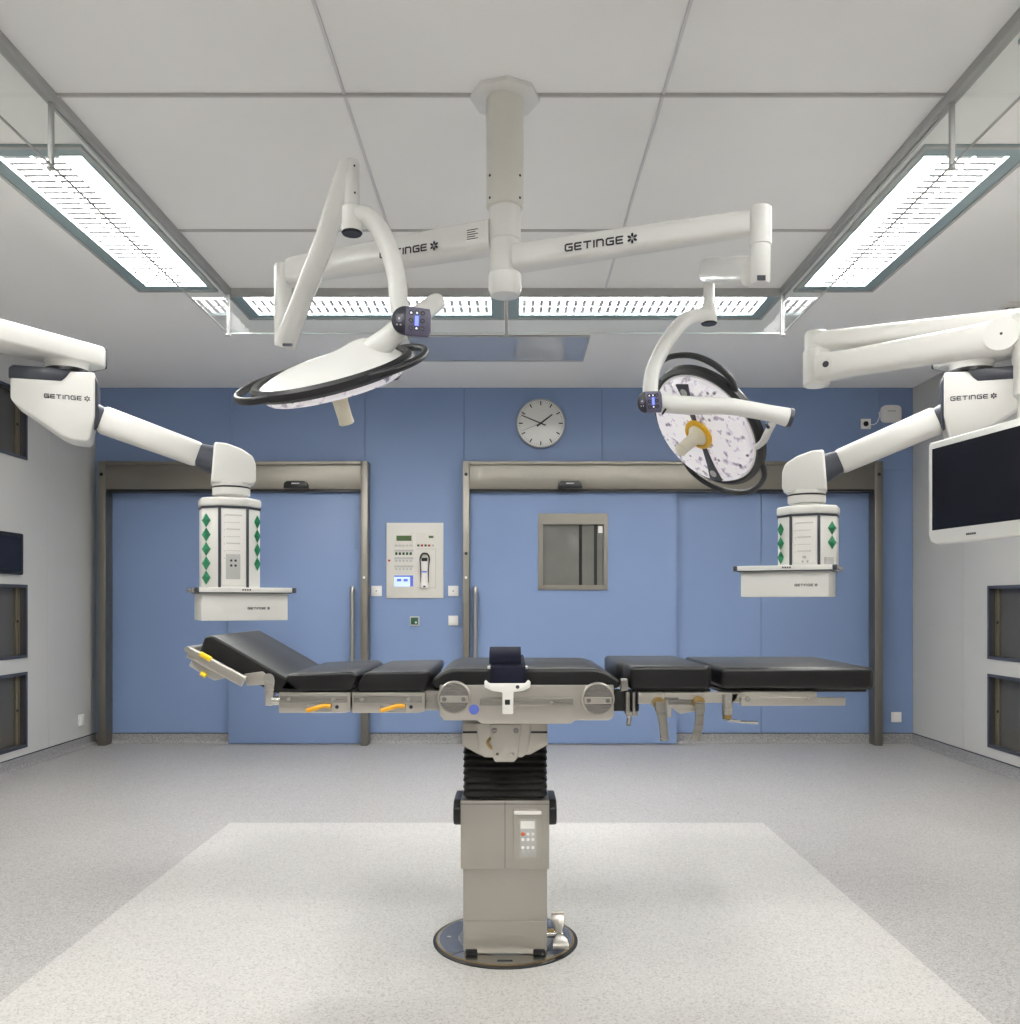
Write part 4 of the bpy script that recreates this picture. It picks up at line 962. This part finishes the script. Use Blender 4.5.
# seat section
YS = 2.78; sS = F / YS
def SX(px, y=YS): return (px - CX) * y / F
def SZ(py, y=YS): return EYE + (CY - py) * y / F
PB = 3.36  # rear edge of pads
m = MB()
m.prism([(SX(439.5), SZ(715)), (SX(439.5), SZ(685)), (SX(614), SZ(685)), (SX(614), SZ(717)), (SX(609), SZ(720.5)), (SX(575), SZ(720.5)), (SX(571), SZ(724)), (SX(481), SZ(724)), (SX(477), SZ(720.5)), (SX(444), SZ(720.5))], -.58, 0, MF(YS), .004)
sf = m.build('seat_frame', RAILST, r)
m = MB(); m.span((SX(480), YS - .018, SZ(705)), (SX(573), YS - .008, SZ(697.5)), .002)
for px_ in (500, 551): m.span((SX(px_ - 2), YS - .01, SZ(704)), (SX(px_ + 2), YS + .002, SZ(699)));
m.mi = 1; m.cyl((SX(551), YS - .017, SZ(701.5)), (SX(551), YS - .020, SZ(701.5)), .005, 12); m.build('side_rail', [RAILD, STEELB], sf)
for px_, py_ in ((454.3, 697.5), (597.7, 698.8)):
    c_ = (SX(px_), YS, SZ(py_)); Mk = frame(c_, (1, 0, 0), ZU, (0, -1, 0))
    m = MB(); m.lathe([(.0525, -.01), (.0525, .012), (.050, .014), (.047, .014), (.046, .006)], Mk, 48); k_ = m.build('round_joint', RAILST, sf)
    m = MB(); m.lathe([(.046, .004), (.046, .008)], Mk, 48); m.build('joint_disc', DISCST, k_)
    m = MB(); m.box((0, -.004, .0115), (.088, .021, .008), Mk, .002); m.mi = 1
    for q in (-.03, .03): m.cyl(Mk @ V((q, -.004, .015)), Mk @ V((q, -.004, .019)), .007, 14)
    m.build('joint_bar', [RAILST, DISCST], k_)
m = MB(); m.lathe([(.016, 0), (.016, .0012)], frame((SX(474), YS, SZ(709.5)), (1, 0, 0), ZU, (0, -1, 0)), 24); m.build('blue_sticker', BLUEDOT, sf)

def pad(name, prof, y0, y1, bev, parent=None, sub=3):
    m = MB(); m.prism(prof, -y1, -y0, frame((0, 0, 0), (1, 0, 0), ZU, (0, -1, 0)), bev, sub); return m.build(name, LEATHER, parent or r, 60)
YPf = 2.79
def q2(px, py): return (SX(px, YPf), SZ(py, YPf))
pad('seat_cushion', [q2(434, 688.5), q2(431, 681), q2(441, 672), q2(452, 668.5), q2(596, 668.5), q2(607, 672), q2(621, 681), q2(620, 688.5)], YPf, PB, .012)
pad('back_cushion', [q2(358, 692), q2(357.5, 684), q2(365, 672.5), q2(429, 671), q2(431, 676), q2(424, 692)], YPf, PB, .012)
pad('back_cushion', [q2(280, 692), q2(279.5, 686), q2(288, 674), q2(352, 671.5), q2(358, 676), q2(350, 692)], YPf, PB, .012)
# the top faces of the two back cushions stand a little higher at the rear, as the wedge shows
ang = R(-26)
hc = V((SX(281, YPf), YPf, SZ(677, YPf)))
Mh = frame(hc, (-math.cos(-ang), 0, math.sin(-ang)), (math.sin(-ang), 0, math.cos(-ang)), (0, -1, 0))
m = MB(); m.prism([(-.07, -.05), (-.085, -.012), (-.03, .004), (.20, .02), (.258, .022), (.274, .006), (.268, -.045), (.255, -.055), (.18, -.062)], -(3.32 - YPf), 0, Mh, .014, 3); m.build('head_cushion', LEATHER, r, 60)
# back section rails with levers
for px0, px1, lv in ((278.5, 350.5, 308), (352, 425, 382)):
    m = MB(); m.prism([(SX(px0), SZ(713)), (SX(px0), SZ(692.5)), (SX(px1), SZ(692.5)), (SX(px1), SZ(711.5)), (SX(px1 - 6), SZ(713))], -.57, 0, MF(YS), .003); bs = m.build('back_frame', RAILST, r)
    m = MB(); m.span((SX(px0 + 2), YS - .010, SZ(702.5)), (SX(px1 - 3), YS - .002, SZ(695.5)), .002); m.mi = 1
    for q in (px0 + 11, px1 - 16): m.cyl((SX(q), YS - .009, SZ(699)), (SX(q), YS - .014, SZ(699)), .007, 14)
    m.build('side_rail', [RAILD, STEELB], bs)
    m = MB(); m.span((SX(lv - 2), YS - .002, SZ(712)), (SX(lv + 24), YS + .001, SZ(704))); m.build('lever_slot', STEELB, bs)
    m = MB(); m.tube(spline([(SX(lv - 1), YS - .004, SZ(710.5)), (SX(lv + 8), YS - .010, SZ(708)), (SX(lv + 16), YS - .012, SZ(705.5)), (SX(lv + 23), YS - .008, SZ(706))], 4), [(.007, .005)] * 13, 10, True, ZU); m.build('yellow_lever', ORANGE, bs)
    m = MB(); m.lathe([(.006, 0), (.006, .001)], frame((SX(lv + 29), YS, SZ(707)), (1, 0, 0), ZU, (0, -1, 0)), 14); m.build('lock_mark', INK, bs)
m = MB(); m.span((SX(424), YS + .01, SZ(711)), (SX(441), YS + .55, SZ(691)), .003); m.span((SX(426), YS + .004, SZ(709)), (SX(436), YS + .02, SZ(694)), .002); m.build('coupling', RAILD, r)
# head section hardware
m = MB(); m.cyl((SX(272), YS + .01, SZ(701)), (SX(280), YS + .01, SZ(701)), .014, 18); m.prism([(SX(264.5), SZ(706)), (SX(264), SZ(680)), (SX(267), SZ(675)), (SX(272), SZ(675)), (SX(275), SZ(680)), (SX(272), SZ(706))], -.03, 0, MF(YS), .003)
m.cyl((SX(269), YS - .004, SZ(679)), (SX(269), YS + .03, SZ(679)), .018, 20)
m.cyl((SX(272), PB - .03, SZ(701)), (SX(280), PB - .03, SZ(701)), .014, 18); m.prism([(SX(264.5), SZ(706)), (SX(264), SZ(680)), (SX(275), SZ(680)), (SX(272), SZ(706))], -.03, 0, MF(PB - .05), .003); m.build('head_hinge', STEELB, r)
m = MB(); m.prism([(SX(245), SZ(686)), (SX(243), SZ(674)), (SX(262), SZ(671.5)), (SX(267), SZ(676)), (SX(266), SZ(685))], -.05, 0, MF(YS + .006), .004); m.build('head_link', RAILST, r)
m = MB(); aa, bb = P(189, 652, YS), P(244, 681.5, YS); dd = (bb - aa).normalized(); up_ = dd.cross(V((0, 1, 0))).normalized()
for yq in (0, .56):
    m.tube([aa + V((0, yq, 0)), bb + V((0, yq, 0))], [(.018, .007), (.018, .007)], 14, True, up_, .6)
m.tube([aa + V((-.005, 0, .008)), aa + V((-.005, .56, .008))], .010, 12)
m.build('head_rail', RAILST, r)
m = MB(); aa2, bb2 = P(193, 661, YS + .02), P(222, 678, YS + .02)
m.prism([(SX(188, 2.8), SZ(666, 2.8)), (SX(193, 2.8), SZ(656, 2.8)), (SX(232, 2.8), SZ(676, 2.8)), (SX(214, 2.8), SZ(681, 2.8))], -.4, 0, MF(2.80), .006); hu = m.build('head_lock_housing', GREYPL, r)
m = MB(); m.tube([P(200, 654, 2.777), P(211, 660, 2.777)], [(.010, .005), (.010, .005)], 10, True, up_); m.tube([P(201, 673, 2.79), P(206, 676, 2.79)], .008, 10); m.build('yellow_lock', mat('yellow_release', rgb(240, 205, 30), .4, bump=.02), hu)

# leg sections
def leg_pad(name, top, y0, y1, zt_, zb_, bev):
    m = MB(); m.prism(top, zb_, zt_, None, bev, 3); return m.build(name, LEATHER, r, 60)
za, zb_ = SZ(668, YPf), SZ(690, YPf)
xa = lambda px: SX(px, YPf)
# perineal cut-out: the pad steps back at its rear left corner
m = MB(); m.prism([(xa(630), YPf), (xa(709), YPf), (xa(714), YPf + .03), (xa(708), PB), (SX(612, 3.1), PB), (SX(612, 3.1), 2.98), (xa(629), 2.94)], zb_, za + .006, None, .014, 3); m.build('leg_cushion', LEATHER, r, 60)
m = MB(); m.prism([(xa(722), YPf), (xa(875), YPf), (xa(877), PB), (SX(684, PB), PB)], zb_, za + .002, None, .016, 3); m.build('leg_cushion', LEATHER, r, 60)
m = MB(); m.span((xa(720), YPf + .02, SZ(693)), (xa(869), PB - .02, SZ(690.5)), .002); m.span((xa(640), YPf + .02, SZ(693)), (xa(712), PB - .02, SZ(690)), .002); m.build('leg_board', BLACKPL, r)
# steelwork beneath
m = MB(); m.span((SX(638), YS, SZ(704)), (SX(668), YS + .03, SZ(692.5)), .003); m.span((SX(664), YS - .006, SZ(708)), (SX(704), YS + .03, SZ(692.5)), .003)
m.prism([(SX(672), SZ(708)), (SX(704), SZ(705)), (SX(700), SZ(711)), (SX(690), SZ(712)), (SX(680), SZ(714))], -.03, .004, MF(YS), .002)
m.span((SX(704), YS, SZ(703)), (SX(744), YS + .03, SZ(692.5)), .003)
m.prism([(SX(736), SZ(700)), (SX(730), SZ(704)), (SX(724), SZ(706)), (SX(724), SZ(694)), (SX(740), SZ(693))], -.02, .0, MF(YS), .002)
ls = m.build('leg_frame', RAILST, r); m = MB(); m.span((SX(638), PB - .06, SZ(704)), (SX(744), PB - .03, SZ(692.5)), .003); m.build('rear_leg_frame', RAILST, r)
m = MB(); m.span((SX(668), YS - .013, SZ(704.5)), (SX(692), YS - .006, SZ(699)), .002); m.span((SX(664), YS - .012, SZ(699)), (SX(678), YS - .006, SZ(697)), .001); m.build('dark_slide', DISCST, ls)
m = MB(); m.span((SX(740), YS - .016, SZ(705.3)), (SX(844), YS + .002, SZ(697)), .003); m.span((SX(742), YS + .0, SZ(700)), (SX(817), YS + .03, SZ(692)), .002)
m.mi = 1; m.cyl((SX(746), YS - .014, SZ(698.5)), (SX(746), YS - .020, SZ(698.5)), .008, 14); m.cyl((SX(807), YS - .014, SZ(698)), (SX(807), YS - .020, SZ(698)), .007, 14); m.build('leg_rail', [RAILST, STEELB], r)
for px_, py_, ex_ in ((658.5, 703, 664.5), (698.5, 702, 695.5)):
    m = MB(); c_ = P(px_, py_, YS - .012); m.cyl(c_ + V((0, .02, 0)), c_ + V((0, -.006, 0)), .019, 20); kb = m.build('clamp_knob', BRASS, ls)
    m = MB(); e_ = P(ex_, 741, YS - .03); s_ = P(px_ + 1.5, 709, YS - .022)
    m.box(P(px_ + 1.5, 706.5, YS - .022), (.032, .016, .03), None, .004); m.tube([s_, s_.lerp(e_, .5) + V((.004, 0, 0)), e_], [(.014, .005)] * 3, 12, True, (1, 0, 0), .6); m.build('clamp_lever', RAILD, r)
m = MB(); c_ = P(726.5, 705, YS); m.cyl(V((c_.x, YS - .008, SZ(714))), V((c_.x, YS - .008, SZ(694))), .016, 18); m.mi = 1; m.cyl(V((c_.x, YS - .008, SZ(718.5))), V((c_.x, YS - .008, SZ(714.5))), .014, 16); m.mi = 0
m.tube([V((c_.x, YS - .01, SZ(719.5))), V((SX(740), YS - .02, SZ(721))), V((SX(755.5), YS - .03, SZ(721.5)))], [(.005, .011), (.004, .009), (.005, .010)], 12, True, ZU); m.build('release_lever', [STEELB, BRASS], r)
# joint to leg section
m = MB(); m.span((SX(613), YS + .02, SZ(712)), (SX(640), YS + .10, SZ(692)), .003); m.build('dark_coupling', BLACKPL, r)
m = MB(); m.span((SX(625.5), YS - .01, SZ(714)), (SX(629.5), YS + .05, SZ(692)), .002); m.span((SX(632), YS - .01, SZ(715)), (SX(635), YS + .05, SZ(692)), .002); m.span((SX(626), YS - .008, SZ(716)), (SX(638), YS + .02, SZ(711)), .002)
m.span((SX(621), YS - .0, SZ(691)), (SX(628), YS + .03, SZ(679)), .002); m.tube([V((SX(629.5), YS, SZ(715))), V((SX(628), YS - .01, SZ(725)))], .007, 10)
m.build('hook_bracket', RAILD, ls); m = MB(); m.span((SX(666), YS - .008, SZ(717)), (SX(671), YS + .01, SZ(703)), .002); m.build('stop_peg', RAILST, ls)

# restraint strap, hooked on the table rail
r2 = thing('restraint_strap', (SX(507), YS - .03, SZ(714)), 'navy webbing strap with white T shaped clamp over the seat cushion', 'strap')
zt2 = SZ(668.5, YPf)
def ribbon(path, x0, x1, t):
    m = MB(); n_ = len(path); vs, fs = [], []
    for i, (y, z) in enumerate(path):
        a = V(path[max(i - 1, 0)]); b = V(path[min(i + 1, n_ - 1)]); d_ = (b - a).normalized(); nx = V((-d_.y, d_.x))
        for q in (-1, 1):
            for xx in (x0, x1): vs.append((xx, y + nx.x * q * t / 2, z + nx.y * q * t / 2))
    for i in range(n_ - 1):
        A_, B_ = i * 4, (i + 1) * 4
        fs += [(A_, A_ + 1, B_ + 1, B_), (A_ + 2, B_ + 2, B_ + 3, A_ + 3), (A_, B_, B_ + 2, A_ + 2), (A_ + 1, A_ + 3, B_ + 3, B_ + 1)]
    fs += [(0, 2, 3, 1), ((n_ - 1) * 4, (n_ - 1) * 4 + 1, (n_ - 1) * 4 + 3, (n_ - 1) * 4 + 2)]
    return m.raw(vs, fs)
path = [(YS - .022, SZ(684)), (YS - .022, SZ(672)), (YS - .014, zt2 + .004), (YS + .03, zt2 + .010), (2.95, zt2 + .008), (3.2, zt2 + .008), (PB + .006, zt2 + .006), (PB + .014, zt2 - .02), (PB + .014, zt2 - .07)]
m = ribbon(path, SX(490.5), SX(525.5), .007); m.build('webbing', STRAP, r2)
loop = [(YS + .005, zt2 + .012)] + [(YS + .03 + .055 * math.sin(R(a)) - .0, zt2 + .014 + .024 - .024 * math.cos(R(a))) for a in range(0, 181, 15)][::1]
loop = [(2.80 + .11 - .11 * math.cos(R(a)), zt2 + .014 + .046 * math.sin(R(a)) ** .6) for a in range(0, 181, 12)]
m = ribbon(loop, SX(489), SX(521), .006); m.build('folded_loop', STRAP, r2)
m = MB(); m.tube([(SX(487.5), YS + .006, zt2 + .004), (SX(527.5), YS + .006, zt2 + .004)], .0055, 10); m.build('buckle_bar', PLATEW, r2)
Mt = MF(YS - .020)
m = MB(); m.prism([(SX(486), SZ(679)), (SX(489.5), SZ(682.5)), (SX(525), SZ(682.5)), (SX(528), SZ(679)), (SX(530.5), SZ(681)), (SX(530), SZ(686.5)), (SX(524), SZ(690)), (SX(513.5), SZ(691.5)), (SX(513), SZ(713)), (SX(502.5), SZ(713)), (SX(502.5), SZ(691.5)), (SX(492), SZ(690)), (SX(485), SZ(686.5)), (SX(484.5), SZ(681))], 0, .012, Mt, .003)
cl = m.build('clamp_plate', PLATEW, r2)
m = MB(); m.span((SX(505), YS - .036, SZ(703.5)), (SX(510), YS - .031, SZ(698.5)), .001); m.build('clamp_screw', BLACKPL, cl)
m = MB(); m.lathe([(.006, 0), (.006, .001)], frame((SX(517.5), YS - .0322, SZ(686)), (1, 0, 0), ZU, (0, -1, 0)), 14); m.build('round_mark', INK, cl)

# ------------------------------------------------------------------ world, camera
w = bpy.data.worlds.new('room_world'); S.world = w; w.use_nodes = True
w.node_tree.nodes['Background'].inputs[0].default_value = (0.97, 0.985, 1.0, 1); w.node_tree.nodes['Background'].inputs[1].default_value = SKY
cam = bpy.data.cameras.new('camera'); co = bpy.data.objects.new('camera', cam); COL.objects.link(co)
cam.sensor_fit = 'HORIZONTAL'; cam.sensor_width = 36; cam.lens = 36 * F / 1020
cam.shift_x = -(CX - 510) / 1020; cam.shift_y = (CY - 512) / 1020
cam.clip_start = .01
co.location = (0, 0, EYE); co.rotation_euler = (R(90), 0, 0); S.camera = co
S.view_settings.view_transform = 'Standard'; S.view_settings.look = 'None'; S.view_settings.gamma = 1.0; S.view_settings.use_curve_mapping = False
S.view_settings.exposure = 0.0
S.cycles.use_denoising = True
S.cycles.max_bounces = 14; S.cycles.diffuse_bounces = 7; S.cycles.transparent_max_bounces = 16
S.cycles.caustics_reflective = False; S.cycles.sample_clamp_indirect = 6; S.cycles.sample_clamp_direct = 12
